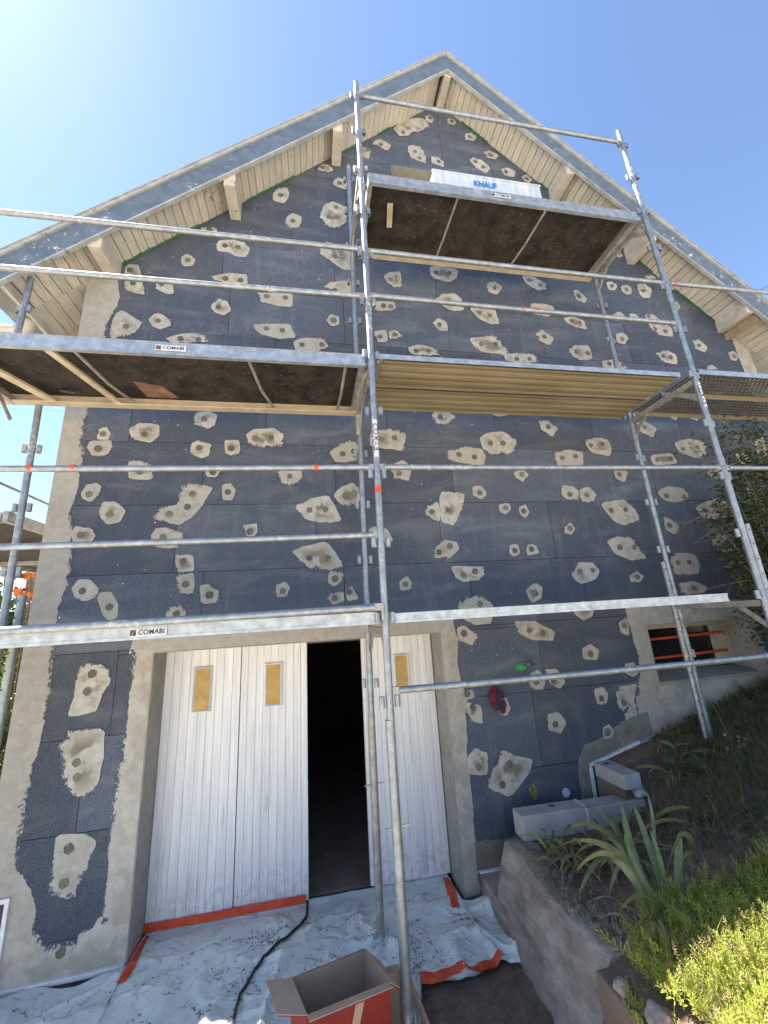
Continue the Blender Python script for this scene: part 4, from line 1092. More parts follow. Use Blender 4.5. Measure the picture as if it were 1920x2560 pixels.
def rail(a, b, label, r=.0205, ends=(1, 1), mat='galv', tapes=()):
    a, b = Vector(a), Vector(b)
    t = thing('guard_rail', label, 'guard rail', tuple((a+b)/2), 'horizontal scaffold guard rails')
    d = (b-a).normalized()
    n = 9; pts = [a+(b-a)*i/n for i in range(n+1)]
    pts = [p+Vector((0, 0, -.004*math.sin(math.pi*i/n))) for i, p in enumerate(pts)]
    tb = part('rail_tube', MB().tube(pts, r, 14), MAT[mat], t, smooth=True)
    for e, p, s in ((ends[0], a, -1), (ends[1], b, 1)):
        if e:
            mb = MB().obox(p+d*s*.02, d, (0, 1, 0), (0, 0, 1), .035, .009, .023)
            mb.tube([p+d*s*.05+Vector((0, 0, .02)), p+d*s*.05+Vector((0, 0, -.085))], .0115, 10)
            part('rail_end', mb, MAT['dirtysteel'], t, bevel=.002)
    for x in tapes:
        k = (x-a.x)/(b.x-a.x); p = a+(b-a)*k
        part('tape_wrap', MB().tube([p-d*.016, p, p+d*.014], r+.001, 12, rs=[r+.0012, r+.003, r+.0015]), MAT['orange'], t)
    return t
e0 = .055
rail((XM+e0+.02, YO, 7.175), (XRT-e0, YO, 7.20), 'topmost guard rail, crossing in front of the gable apex')
rail((XM+e0, YO, 5.222), (XRT-e0, YO, 5.229), 'guard rail just under the dark plywood top deck, right bay')
rail((XM+e0, YO, 4.750), (XRT-e0, YO, 4.747), 'guard rail with two orange marks above the ribbed yellow deck', tapes=(1.85, 2.0))
rail((-2.56+e0, YO, 5.20), (XM-e0, YO, 5.226), 'upper guard rail of the left bay, crossing the left roof edge')
rail((-2.56+e0, YO, 4.70), (XM-e0, YO, 4.736), 'lower guard rail of the left bay, just above the labelled plywood deck')
rail((-2.56+e0, YO, 3.19), (XM-e0, YO, 3.229), 'guard rail with orange tape wraps below the left plywood deck', tapes=(-1.71, -1.475, .03))
rail((XM+e0, YO, 3.231), (XRT-e0, YO, 3.256), 'level guard rail across the dark wall under the ribbed yellow deck')
rail((-2.56+e0, YO, 2.705), (XM-e0, YO, 2.732), 'mid height guard rail left of centre, between orange taped rail and lowest left deck')
rail((-2.56+e0, YO-.05, 2.235), (XM-e0-.02, YO-.05, 2.250), 'thick rail lying along the lowest left deck edge', r=.022)
rail((XM+e0, YO, 1.741), (XRT-e0, YO, 1.728), 'lowest guard rail, plaster-splashed, crossing beside the basement window')
rail((XRT+e0, YO, 5.234), (6.47, YO, 5.30), 'guard rail with one orange wrap running out of frame at right under the eave', tapes=(3.60,))
rail((XRT+e0, YO, 3.254), (6.47, YO, 3.26), 'bluish guard rail vanishing into the dark shrub at right')

def sticker(parent, x, z, y, w=.20, h=.045):
    sp = part('maker_label', MB().box(x-w/2, x+w/2, y-.0015, y, z-h/2, z+h/2), MAT['sticker'], parent)
    me = text_mesh('COMABI', h*.86, 0, .0012, 1.05)
    xs_ = [v.co.x for v in me.vertices]; kx = (w*.70)/(max(xs_)-min(xs_)); R0 = root_of(parent)
    for v in me.vertices:
        v.co = Vector((x+w*.09+v.co.x*kx, y-.0026, z+v.co.y)) - R0
    me.materials.clear(); me.materials.append(MAT['ink'])
    link('lettering', me, None, sp)
    q = h*.36; cx_ = x-w*.40
    part('logo', MB().add([(cx_-q, y-.0022, z-q), (cx_+q, y-.0022, z-q), (cx_+q, y-.0022, z+q), (cx_-q, y-.0022, z+q)], [(0, 1, 2, 3)]), MAT['ink'], sp)
    part('logo_mark', MB().add([(cx_-q*.8, y-.003, z-q*.8), (cx_-q*.1, y-.003, z-q*.8), (cx_+q*.8, y-.003, z+q*.8), (cx_+q*.2, y-.003, z+q*.8)], [(0, 1, 2, 3)]), MAT['inkorange'], sp)

def frame_deck(x0, x1, ztop, label, hb=.11, sticker_x=None, bars=(), hatch=None, fmat='galv2', stz=0):
    t = thing('scaffold_deck', label, 'scaffold deck', ((x0+x1)/2, (YO+YI)/2, ztop-hb), 'scaffold decks')
    zb = ztop-hb
    # front beam with a lip top and bottom
    part('side_beam', MB().box(x0, x1, YO, YO+.028, zb, ztop).box(x0, x1, YO-.006, YO-.0005, ztop-.014, ztop-.002).box(x0, x1, YO-.006, YO-.0005, zb+.002, zb+.016), MAT[fmat], t)
    part('side_beam', MB().box(x0, x1, YI-.03, YI, zb, ztop).box(x0, x1, YI-.07, YI-.0305, zb, zb+.012), MAT['alu'], t)
    part('end_beam', MB().box(x0, x0+.04, YO+.0285, YI-.0305, zb+.012, ztop-.012), MAT['dirtysteel'], t)
    part('end_beam', MB().box(x1-.04, x1, YO+.0285, YI-.0305, zb+.012, ztop-.012), MAT['dirtysteel'], t)
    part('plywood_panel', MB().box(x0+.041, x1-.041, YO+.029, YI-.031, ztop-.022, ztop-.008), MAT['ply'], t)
    for xb in bars:
        xx, sk = xb if isinstance(xb, tuple) else (xb, 0)
        part('cross_bar', MB().tube([(xx, YO+.03, zb+.03), (xx-sk*.4, (YO+YI)/2+.05, zb+.022), (xx-sk, YI-.07, zb+.024)], .012, 8), MAT['dirtysteel'], t, smooth=True)
    for y in (YO+.10, YI-.12):
        for xx, s in ((x0, -1), (x1, 1)):
            part('hook', MB().beam((xx, y, ztop-.03), (xx+s*.045, y, ztop-.03), .03, .035), MAT['dirtysteel'], t)
    if sticker_x is not None: sticker(t, sticker_x, (ztop+zb)/2+stz, YO-.0063)
    return t
d = frame_deck(XM+.08, XRT-.09, 6.14, 'topmost plywood deck below the attic opening, carrying the white wrapped pack', .115, 1.85, bars=((1.42, .02), (2.36, .06)), stz=.005)
tagp = part('wooden_label', MB().beam((.78, -.86, 6.07), (.815, -.62, 6.07), .055, .006, up=(0, 0, 1)), MAT['alu'], d)
d = frame_deck(-2.58, XM-.045, 4.175, 'left plywood deck with hatch, its pale blue front beam carrying a dark lettered label', .105, -.98, bars=((-1.62, -.12), (-.46, -.12), (.27, .03)))
part('hatch_frame', MB().beam((-1.77, YO+.04, 4.088), (-1.62, YI-.06, 4.088), .05, .02), MAT['alu'], d)
part('hatch_frame', MB().beam((-2.35, YO+.04, 4.088), (-2.12, YI-.06, 4.088), .07, .02), MAT['alu'], d)
part('rust_stain_plate', MB().add([(-1.42, YI-.30, 4.149), (-1.22, YI-.25, 4.149), (-1.14, YI-.072, 4.149), (-1.40, YI-.072, 4.149)], [(3, 2, 1, 0)]), MAT['rust'], d)
part('hatch_handle', MB().tube([(-2.02, -.42, 4.145), (-2.0, -.44, 4.12), (-1.92, -.42, 4.12), (-1.90, -.40, 4.145)], .011, 8), MAT['dark'], d, smooth=True)
frame_deck(-2.58, XM-.06, 2.222, 'lowest left deck seen edge on above the garage doors, small label on its beam', .078, -.95, bars=(-1.5, -.5))
frame_deck(XM+.06, 3.16, 2.205, 'lowest right deck seen edge on, channel beam above the basement window', .062, None, bars=(1.2, 2.2))

def ribbed_plank(x0, x1, y0, y1, ztop, label, ribs=4):
    t = thing('scaffold_deck', label, 'scaffold deck', ((x0+x1)/2, (y0+y1)/2, ztop-.06), 'scaffold decks')
    part('side_beam', MB().box(x0, x1, y0, y0+.006, ztop-.045, ztop), MAT['galv2'], t)
    # folded sheet profile
    prof = []; w = (y1-y0-.012)/ribs
    for i in range(ribs):
        a = y0+.006+w*i
        prof += [(a, ztop-.056), (a+w*.30, ztop-.058), (a+w*.40, ztop-.010), (a+w*.80, ztop-.010), (a+w*.90, ztop-.056)]
    prof.append((y1-.006, ztop-.056))
    mb = MB()
    for x in (x0+.03, x1-.03): mb.v += [(x, y, z) for y, z in prof]
    n = len(prof)
    for i in range(n-1): mb.f.append((i, i+1, n+i+1, n+i))
    part('ribbed_sheet', mb, MAT['yellowsteel'], t)
    part('top_sheet', MB().box(x0+.03, x1-.03, y0+.007, y1-.007, ztop-.006, ztop-.002), MAT['yellowsteel'], t)
    part('side_beam', MB().box(x0, x1, y1-.006, y1, ztop-.055, ztop), MAT['alu'], t)
    for xx in (x0, x1-.029): part('end_plate', MB().box(xx, xx+.029, y0+.0065, y1-.0065, ztop-.05, ztop-.007), MAT['dirtysteel'], t)
    return t
ribbed_plank(XM+.07, XRT-.15, YO, YO+.365, 4.192, 'front ribbed steel plank with yellowed underside, right bay middle level')
ribbed_plank(XM+.07, XRT-.12, YO+.395, YI, 4.200, 'rear ribbed steel plank with yellowed underside, nearest the wall')

def perf_plank(x0, x1, y0, y1, ztop, label):
    t = thing('scaffold_deck', label, 'scaffold deck', ((x0+x1)/2, (y0+y1)/2, ztop-.06), 'scaffold decks')
    part('side_beam', MB().box(x0, x1, y0, y0+.005, ztop-.05, ztop), MAT['galv2'], t)
    part('side_beam', MB().box(x0, x1, y1-.005, y1, ztop-.06, ztop), MAT['yellowsteel'], t)
    mb = MB(); ny = 7; dy = (y1-y0-.01)/ny; nx_ = int((x1-x0)/dy/1.0); dx = (x1-x0)/nx_; z = ztop-.004
    for i in range(nx_):
        for j in range(ny):
            a, b = x0+dx*i, y0+.005+dy*j; q = .27
            O4 = [(a, b), (a+dx, b), (a+dx, b+dy), (a, b+dy)]
            I4 = [(a+dx*q, b+dy*q), (a+dx*(1-q), b+dy*q), (a+dx*(1-q), b+dy*(1-q)), (a+dx*q, b+dy*(1-q))]
            n = len(mb.v); mb.v += [(p, r_, z) for p, r_ in O4] + [(p, r_, z-.012) for p, r_ in I4]
            for k in range(4): mb.f.append((n+k, n+(k+1) % 4, n+4+(k+1) % 4, n+4+k))
    part('perforated_sheet', mb, MAT['darksteel'], t)
    return t
perf_plank(XRT+.07, 6.46, YO, YO+.37, 4.24, 'front perforated steel plank at the right edge under the eave')
perf_plank(XRT+.07, 6.46, YO+.40, YI, 4.25, 'rear perforated steel plank at the right edge against the wall')

# tape-bound transom ends at the centre frame
part('tape_binding', MB().tube([(XM-.02, YO+.1, 4.085), (XM-.05, YO+.35, 4.07), (XM-.03, YO+.55, 4.08), (XM-.02, YI-.05, 4.06), (XM-.025, YI-.03, 3.85)], .022, 9, rs=[.02, .026, .022, .028, .02]), MAT['dirtysteel'], fm, smooth=True)

# side scaffold along the left facade
t = thing('scaffold_deck', 'distant scaffold deck beside the left facade, edge on behind the tube', 'scaffold deck', (-3.2, 2.0, 3.1), 'scaffold decks')  # deck width and near end extended to shade the dust sheet
part('side_beam', MB().box(-2.44, -2.40, -.15, 4.2, 3.10, 3.19), MAT['dirtysteel'], t); part('plywood_panel', MB().box(-3.9, -2.441, -.10, 4.2, 3.15, 3.17), MAT['ply'], t); part('side_beam', MB().box(-3.96, -3.91, -.15, 4.2, 3.10, 3.19), MAT['dirtysteel'], t)
part('end_beam', MB().box(-3.9, -2.45, -.15, -.105, 3.10, 3.18), MAT['dirtysteel'], t)
for yy in (.9, 2.0, 3.1): part('cross_bar', MB().box(-3.9, -2.45, yy, yy+.04, 3.10, 3.149), MAT['dirtysteel'], t)
rail((-3.95, -.1, 4.15), (-3.95, 4.2, 4.15), 'upper rail of the side scaffold, seen sloping behind the house corner', .02, (0, 0))
rail((-3.20, .7, 2.86), (-3.15, 4.0, 2.88), 'lower rail of the side scaffold below its deck', .02, (0, 0))
t = thing('scaffold_tower', 'side scaffold uprights half hidden behind the left house corner', 'scaffold frame', (-3.5, 2.0, 1), 'scaffold frames along the gable')
standard(t, 'outer_standard', -3.95, -.15, .4, 4.6); standard(t, 'outer_standard', -3.95, 4.2, 1.0, 5.0); standard(t, 'inner_standard', -2.5, 4.2, 1.0, 5.0)

# white wrapped pack of boards on the top deck
kp = thing('insulation_pack', 'white shrink-wrapped insulation pack with blue lettering lying on the top deck', 'insulation pack', (1.87, -.88, 6.13))
mb = MB(); n = 40; x0, x1 = 1.20, 2.35
for (y, z) in ((-1.0, 6.145), (-1.0, 6.375), (-.80, 6.395), (-.80, 6.145)):
    for i in range(n+1):
        x = x0+(x1-x0)*i/n; w_ = .006*mnoise.noise(Vector((x*22, y*5, z*5)))
        mb.v.append((x, y+w_, z+(w_ if z > 6.2 else 0)))
for r in range(4):
    for i in range(n):
        a = r*(n+1)+i; b = ((r+1) % 4)*(n+1)+i; mb.f.append((a, a+1, b+1, b))
mb.f += [(0, n+1, 2*(n+1), 3*(n+1)), (n, 3*(n+1)+n, 2*(n+1)+n, n+1+n)]
mb.f = [tuple(reversed(f)) for f in mb.f]
part('wrapping', mb, MAT['pack'], kp, smooth=True)
part('wrap_seam', MB().beam((1.19, -1.004, 6.378), (2.36, -1.0, 6.388), .02, .014), MAT['pack'], kp)
me = text_mesh('KNAUF', .105, 0, .003, .98); R0 = root_of(kp)
for v in me.vertices: v.co = Vector((1.735+v.co.x*.72, -1.010, 6.278+v.co.y)) - R0
me.materials.clear(); me.materials.append(MAT['knauf']); link('lettering', me, None, kp)

# ================================================================ DUST SHEET AND THINGS ON THE DRIVE
def tarp_h(x, y):
    v = Vector((x*1.6, y*1.6, 0))
    w = mnoise.noise_vector(Vector((x*1.2, y*1.2, 7)))*.35
    r1 = 1-abs(mnoise.noise(Vector((x*1.9+w.x*2, y*3.4+w.y*2, 2))))
    r2 = 1-abs(mnoise.noise(Vector((x*4.6+w.x*3, y*5.5-x*2+w.y*3, 9))))
    r3 = 1-abs(mnoise.noise(Vector((x*10+y*4, y*9+w.x*3, 15))))
    k = max(.15, min(1, (.30-y)/.35))
    r4 = 1-abs(mnoise.noise(Vector((x*2.6-y*1.2, y*1.1+x*.7, 51))))
    r5 = 1-abs(mnoise.noise(Vector((x*1.3+y*3.1, y*2.2-x*2.4, 77))))
    h = .020*max(0, r1-.55)*1.6 + .018*max(0, r2-.66)*1.8 + .014*max(0, r3-.6) + .075*max(0, r4-.82)*2.6 + .05*max(0, r5-.86)*3
    # bunched folds round the feet of the standards
    for fx, fy in ((.43, -.28), (.45, -.80)):
        d = math.hypot(x-fx, y-fy); a = math.atan2(y-fy, x-fx)
        h += .045*math.exp(-(d/.30)**2)*(.5+.5*math.sin(a*6+d*7))**2
    return .004 + h*k*(1 if x > -.3 else max(.4, 1+(x+.3)*1.0))
def edge_front(x):
    e = -1.75 if x < .35 else (-.64 - .0*(x-.6) - .03*math.sin(x*9))
    if .30 < x < .62: e = -1.75 + (x-.30)/.32*1.11
    return e + .02*mnoise.noise(Vector((x*5, 0, 3)))
tm = MB(); n1, n2 = 260, 170
for j in range(n2+1):
    for i in range(n1+1):
        u = i/n1; x = -2.75 + (1.30+2.75)*u
        y1 = .30 if -1.27 < x < 1.13 else -.012
        if x < -1.3: y1 = -.06+.03*math.sin(x*13)
        if x > 1.10: y1 = -.03 - (x-1.10)*.3
        y0 = edge_front(x)
        if x > 1.2: y0 = -.63-.2*(x-1.2)
        v = j/n2; y = y0 + (y1-y0)*v
        z = tarp_h(x, y) + max(0, (-1.25-y)*.24)
        if -1.27 < x < 1.13 and y > .25: z += (y-.25)*.3
        if v < .02: z = max(.002, z*.35)
        if x > 1.18: z += .05*max(0, (x-1.18)/.12)*max(0, math.sin(v*9))
        tm.v.append((x, y, z))
for j in range(n2):
    for i in range(n1):
        a = j*(n1+1)+i; tm.f.append((a, a+1, a+n1+2, a+n1+1))
solo('dust_sheet', tm, MAT['tarp'], 'crumpled pale dust sheet spread before the garage doors, littered with dirt', 'dust sheet', (-.4, -.5, 0), smooth=True)

def tape(pts, w, label, nrm=(0, 0, 1)):
    mb = MB(); n = 40
    P_ = [Vector(p) for p in pts]
    L = [0]
    for i in range(len(P_)-1): L.append(L[-1]+(P_[i+1]-P_[i]).length)
    up = Vector(nrm)
    for k in range(n+1):
        s = L[-1]*k/n
        i = max(0, min(len(P_)-2, next((q for q in range(len(P_)-1) if s <= L[q+1]+1e-9), len(P_)-2)))
        p = P_[i].lerp(P_[i+1], (s-L[i])/max(1e-9, L[i+1]-L[i])); d = (P_[i+1]-P_[i]).normalized()
        side = up.cross(d).normalized()
        wv = w*(1+.14*mnoise.noise(Vector((k*.9, w*90, 0))))
        for sgn in (-1, 1):
            q = p + side*sgn*wv/2
            zz_ = .006 + .007*abs(mnoise.noise(Vector((q.x*9, q.y*9, sgn*2))))
            mb.v.append((q.x, q.y, max(q.z*.3, tarp_h(q.x, q.y)) + zz_) if nrm[2] > .5 else (q.x, q.y-.002-.004*abs(mnoise.noise(Vector((q.x*7, 3, sgn)))), q.z))
    for k in range(n): mb.f.append((2*k, 2*k+2, 2*k+3, 2*k+1))
    c = P_[len(P_)//2]
    o = solo('tape_strip', mb, MAT['orange'], label, 'tape', tuple(c), 'orange tape edging the dust sheet')
    md = o.modifiers.new('solid', 'SOLIDIFY'); md.thickness = .0015; md.offset = 1
    return o
def th(x, y): return tarp_h(x, y)
tape([(-1.275, .268, .052), (-.8, .268, .050), (-.66, .266, .052), (-.09, .266, .052)], .055, 'orange tape sealing the foot of the left garage doors', (0, -1, 0))
tape([(-1.255, .25, th(-1.255, .25)+.012), (-1.25, .1, .02), (-1.235, -.03, .022), (-1.245, -.16, .025)], .055, 'orange tape running out along the left garage jamb')
tape([(1.085, .26, .03), (1.07, .15, .03), (1.05, 0, .026), (1.035, -.12, .03)], .062, 'orange tape strip at the foot of the right garage jamb')
tape([(.62, -.645, .012), (.80, -.655, .016), (.98, -.655, .016), (1.08, -.635, .02), (1.17, -.60, .03)], .055, 'orange tape along the front hem of the sheet, right of the tubes')

# black cable
cp = [(-.074, .40, .02), (-.078, .25, .03), (-.089, .097, .03), (-.168, -.041, .03), (-.299, -.189, .035), (-.403, -.307, .035), (-.466, -.437, .035), (-.475, -.604, .04), (-.46, -.9, .03), (-.5, -1.3, .06)]
fine = []
for i in range(len(cp)-1):
    p0 = Vector(cp[max(0, i-1)]); p1 = Vector(cp[i]); p2 = Vector(cp[i+1]); p3 = Vector(cp[min(len(cp)-1, i+2)])
    for k in range(6):
        t_ = k/6; q = .5*((2*p1)+(-p0+p2)*t_+(2*p0-5*p1+4*p2-p3)*t_*t_+(-p0+3*p1-3*p2+p3)*t_**3)
        q.z = th(q.x, min(q.y, .28)) + .012; fine.append(q)
solo('cable', MB().tube(fine, .009, 8), MAT['cable'], 'black cable snaking out of the garage gap over the sheet', 'cable', (-.3, -.2, 0), smooth=True)

# crumbs of plaster and dirt in the folds
dv, df = [], []
def crumb(x, y, z, s):
    n = len(dv); a = random.uniform(0, 6.28)
    for k in range(4):
        th_ = a+k*1.571+random.uniform(-.3, .3); r = s*random.uniform(.6, 1.5)
        dv.append((x+r*math.cos(th_), y+r*math.sin(th_)*.8, z+random.uniform(0, .002)))
    dv.append((x, y, z+s*random.uniform(.3, .8)))
    for k in range(4): df.append((n+k, n+(k+1) % 4, n+4))
cnt = 0
while cnt < 2600:
    x = random.uniform(-2.3, 1.25); y = random.uniform(-1.3, .22)
    if y < edge_front(x)+.03 or (x < -1.3 and y > -.08) or (x > 1.05 and y > -.05): continue
    dens = mnoise.noise(Vector((x*1.7, y*1.7, 21)))*.5+.5
    crease = abs(mnoise.noise(Vector((x*3.1, y*4.2, 33))))
    foot = math.exp(-((x-.5)**2+(y+.45)**2)/.06) + math.exp(-((x+.25)**2+(y+.25)**2)/.12) + math.exp(-((x-1.05)**2+(y+.15)**2)/.02)
    if random.random() > (dens**3*.5+foot)*max(0.015, 1-crease*13): continue
    crumb(x, y, th(x, y)+.001, random.choice([.0015, .0015, .002, .002, .003, .003, .004, .005, .007])); cnt += 1
# trails of dirt caught in the long creases
for (x0_, y0_, x1_, y1_) in ((-.62, .02, -.30, -.10), (-.30, -.02, -.05, .05), (.0, -.13, .30, -.16), (.18, .0, .42, .03), (-.55, -.20, -.35, -.42), (-.90, -.05, -.60, .06), (-1.15, -.20, -.85, -.12), (-1.5, -.28, -1.36, -.16), (.52, -.38, .62, -.62), (.50, -.30, .60, -.42), (.95, -.08, 1.15, -.30), (-.1, -.25, .1, -.38), (.62, .06, .88, .10), (-1.85, -.16, -1.6, -.32), (-.8, -.40, -.6, -.55)):
    L_ = math.hypot(x1_-x0_, y1_-y0_)
    for k in range(int(L_*190)):
        t_ = random.random(); wob = .03*mnoise.noise(Vector((t_*5, x0_*9, y0_*9)))
        x = x0_+(x1_-x0_)*t_+random.gauss(0, .006)+wob*(y1_-y0_)/L_; y = y0_+(y1_-y0_)*t_+random.gauss(0, .006)-wob*(x1_-x0_)/L_
        crumb(x, y, th(x, y)+.001, random.choice([.0015, .002, .003, .003, .004, .006]))
me = np_mesh('dirt_crumbs', dv, df); o = link('dirt_crumbs', me, MAT['debris']); tag(o, 'brown plaster crumbs and leaf dirt gathered in the sheet folds', 'dirt', kind='stuff')
# green scrap, leaves
solo('foam_scrap', MB().add([(-.16, -.14, .03), (-.11, -.16, .028), (-.02, -.05, .045), (-.04, -.045, .05), (-.16, -.14, .038), (-.11, -.16, .036), (-.02, -.05, .053), (-.04, -.045, .058)], [(3,2,1,0),(4,5,6,7),(0,1,5,4),(1,2,6,5),(2,3,7,6),(3,0,4,7)]), MAT['green'], 'bright green foam scrap on the sheet beside the cable', 'foam scrap', (-.09, -.1, .03))

# cardboard box
bxl = thing('cardboard_box', 'open cardboard box with red printed outside, flaps folded out, before the tubes', 'cardboard box', (.1, -1.05, 0))
zr = .43
c4 = [Vector((-.133, -1.015, zr)), Vector((.253, -.93, zr)), Vector((.345, -1.165, zr)), Vector((-.052, -1.235, zr))]   # back left, back right, front right, front left
cen = sum(c4, Vector())/4
dn = Vector((0, 0, -(zr-.06)))
T_ = .005
def panel(a, b, outer, inner, nm):
    nrm = (b-a).cross(Vector((0, 0, 1))).normalized()
    if nrm.dot(cen-a) > 0: nrm = -nrm
    mbo = MB().add([a, b, b+dn, a+dn], [(0, 1, 2, 3)]); 
    mbo = MB(); q = [a, b, b+dn, a+dn]; mbo.add([p+nrm*T_ for p in q]+[p for p in q], [(0,1,2,3),(7,6,5,4),(0,4,5,1),(1,5,6,2),(2,6,7,3),(3,7,4,0)])
    part(nm, mbo, MAT[outer], bxl)
    mbi = MB(); q = [p-nrm*.0012 for p in q]; q2 = [p-nrm*.002 for p in q]; mbi.add(q+q2, [(0,1,2,3),(7,6,5,4),(0,4,5,1),(1,5,6,2),(2,6,7,3),(3,7,4,0)])
    part('inner_liner', mbi, MAT[inner], bxl)
panel(c4[0], c4[1], 'cardred', 'cardin', 'box_side'); panel(c4[1], c4[2], 'cardred', 'cardin', 'box_side')
panel(c4[2], c4[3], 'cardred', 'cardin', 'box_side'); panel(c4[3], c4[0], 'cardred', 'cardin', 'box_side')
part('box_bottom', MB().add([p+dn*.97 for p in c4]+[p+dn for p in c4], [(0,1,2,3),(7,6,5,4)]), MAT['cardin'], bxl)
def flap(a, b, outv, wa=0.0, wb=0.0, nm='flap'):
    out = Vector(outv); d = (b-a).normalized()
    q = [a, b, b+out-d*wb, a+out+d*wa]; nn_ = (b-a).cross(out).normalized()
    if nn_.z < 0: nn_ = -nn_
    part(nm, MB().add([p+nn_*.004 for p in q]+[p+nn_*.001 for p in q], [(0,1,2,3),(7,6,5,4),(0,4,5,1),(1,5,6,2),(2,6,7,3),(3,7,4,0)]), MAT['card'], bxl)
    part(nm+'_print', MB().add([p-nn_*.001 for p in q]+[p-nn_*.0035 for p in q], [(0,1,2,3),(7,6,5,4),(0,4,5,1),(1,5,6,2),(2,6,7,3),(3,7,4,0)]), MAT['cardred'], bxl)
flap(c4[3], c4[0], (-.135, .02, .012), .0, .02)
flap(c4[2], c4[3], (.012, -.075, .03), .0, .0)
flap(c4[1], c4[2], (.07, .01, -.06), .03, .03)
# tan tape patch on the red front
a = c4[2].lerp(c4[3], .33)+Vector((.004, -.012, -.02)); b = c4[2].lerp(c4[3], .56)+Vector((0, -.012, -.02))
part('tape_patch', MB().add([a, a.lerp(b, .45), b+Vector((0, 0, -.16)), b.lerp(a, .45)+Vector((0, 0, -.16))], [(0, 1, 2, 3)]), MAT['card'], bxl)
solo('timber_offcut', MB().beam((.40, -.96, .0), (.395, -.99, .36), .07, .045, up=(0, 1, 0)), MAT['timber'], 'short upright timber offcut between the cardboard box and the tube', 'timber', (.4, -.97, 0), bevel=.003)
solo('timber_batten', MB().beam((.60, -1.0, .0), (.50, -.80, .20), .02, .04), MAT['timber'], 'thin timber batten leaning just right of the tube foot', 'timber', (.58, -1, 0), bevel=.002)

# ================================================================ RETAINING WALL, BLOCKS
rw = MB(); n = 46; m = 9
def rwprof(t):          # y along the wall
    y = -.29 - t*1.10
    top = .478 + .012*math.sin(t*7) - .02*max(0, t-.7)
    return y, top
for i in range(n+1):
    y, top = rwprof(i/n)
    for j in range(m+1):
        k = j/m
        rough = .020*mnoise.noise(Vector((y*7, k*5, 1))) + .012*mnoise.noise(Vector((y*19, k*13, 4)))
        x = 1.272 + .135*k**1.3 + rough
        if k > .9: x += .012
        rw.v.append((x, y, -.02 + (top+.02)*k))
    for (dx, dz) in ((.03, .006), (.11, .004), (.20, -.01), (.20, -.5)):
        rr_ = .008*mnoise.noise(Vector((y*14, dx*30, 8)))
        rw.v.append((1.272+.147+dx, y, top+dz+rr_ if dz > -.4 else -.02))
S_ = m+1+4
for i in range(n):
    for j in range(S_-1): rw.f.append((i*S_+j, i*S_+j+1, (i+1)*S_+j+1, (i+1)*S_+j))
rw.f.append(tuple(range(S_))); rw.f.append(tuple(reversed([n*S_+q for q in range(S_)])))
rw.f = [tuple(reversed(f)) for f in rw.f]
solo('retaining_wall', rw, MAT['conc'], 'rough brown concrete retaining wall holding up the garden bank beside the sheet', 'retaining wall', (1.4, -.8, 0), smooth=True)
solo('wall_extension', MB().box(1.33, 1.50, -2.6, -1.393, -.05, .46), MAT['concsmooth'], 'smooth brown rendered wall section nearest the camera below the sunny sedum', 'wall', (1.4, -2, 0), bevel=.01)
solo('footing_step', MB().add([(1.285, -.45, -.02), (1.50, -.45, -.02), (1.50, .1, -.02), (1.285, .1, -.02), (1.275, -.45, .16), (1.5, -.45, .165), (1.5, .1, .150), (1.30, .1, .147)], [(3,2,1,0),(4,5,6,7),(0,1,5,4),(1,2,6,5),(2,3,7,6),(3,0,4,7)]), MAT['conc'], 'low brown concrete footing between the right garage pillar and the retaining wall', 'footing', (1.38, -.2, 0), bevel=.008)

def blob0(c, r, seed=4):
    b = bmesh.new(); bmesh.ops.create_icosphere(b, subdivisions=3, radius=1); mb = MB()
    for v in b.verts:
        k = 1+.5*mnoise.noise(v.co*2.2+Vector((seed, 0, 0))); mb.v.append((c[0]+v.co.x*r[0]*k, c[1]+v.co.y*r[1]*k, c[2]+v.co.z*r[2]*k))
    mb.f = [tuple(v.index for v in f.verts) for f in b.faces]; b.free(); return mb
def block(c, ax, L, wd, h, label, tilt=0):
    ax = Vector(ax).normalized(); up = Vector((0, 0, 1)); sd = up.cross(ax)
    up2 = (up + sd*tilt).normalized()
    t = thing('concrete_block', label, 'concrete block', (c[0], c[1], c[2]-h/2), 'loose cast concrete blocks by the wall')
    part('block_body', MB().obox(c, ax, sd, up2, L/2, wd/2, h/2), MAT['block'], t, bevel=.007)
    return t, Vector(c), ax, sd
t, c, ax, sd = block((1.83, -.265, .552), (.995, .01, -.02), .555, .15, .17, 'long grey concrete block nearest the garage, set on the retaining wall end')
part('slot_shade', MB().obox(c+Vector((.04, .02, .0845)), ax, sd, (0, 0, 1), .024, .012, .003), MAT['dark'], t)  # dark plate on top stands for the shaded slot
t, c, ax, sd = block((2.395, -.258, .538), (.995, .03, -.015), .535, .15, .16, 'second grey concrete block in line, right of the white mortar joint')
solo('mortar_joint', MB().obox((2.117, -.262, .553), (1, 0, 0), (0, 1, 0), (0, 0, 1), .012, .0735, .081), MAT['mortar'], 'thin white mortar joint between the two lined up concrete blocks', 'mortar', (2.117, -.262, .47), bevel=.004)
t, c, ax, sd = block((2.545, -.20, .765), (.06, -.99, 0), .335, .165, .11, 'upper grey concrete block butting the white wall profile end on')
part('slot_shade', MB().obox(c+Vector((-.02, .09, .0545)), ax, sd, (0, 0, 1), .014, .022, .003), MAT['dark'], t)  # slot depth imitated by a raised dark plate
solo('paving_slab', MB().obox((2.55, -.155, .605), Vector((.25, -.97, 0)).normalized(), Vector((.97, .25, 0)).normalized(), (0, 0, 1), .13, .075, .103), MAT['concsmooth'], 'brown slab standing below the upper concrete block', 'slab', (2.55, -.155, .5), bevel=.005)
solo('mortar_lump', blob0((2.64, -.30, .655), (.05, .04, .035)), MAT['mortar'], 'white mortar lump at the end of the slab', 'mortar', (2.64, -.30, .62), smooth=True)

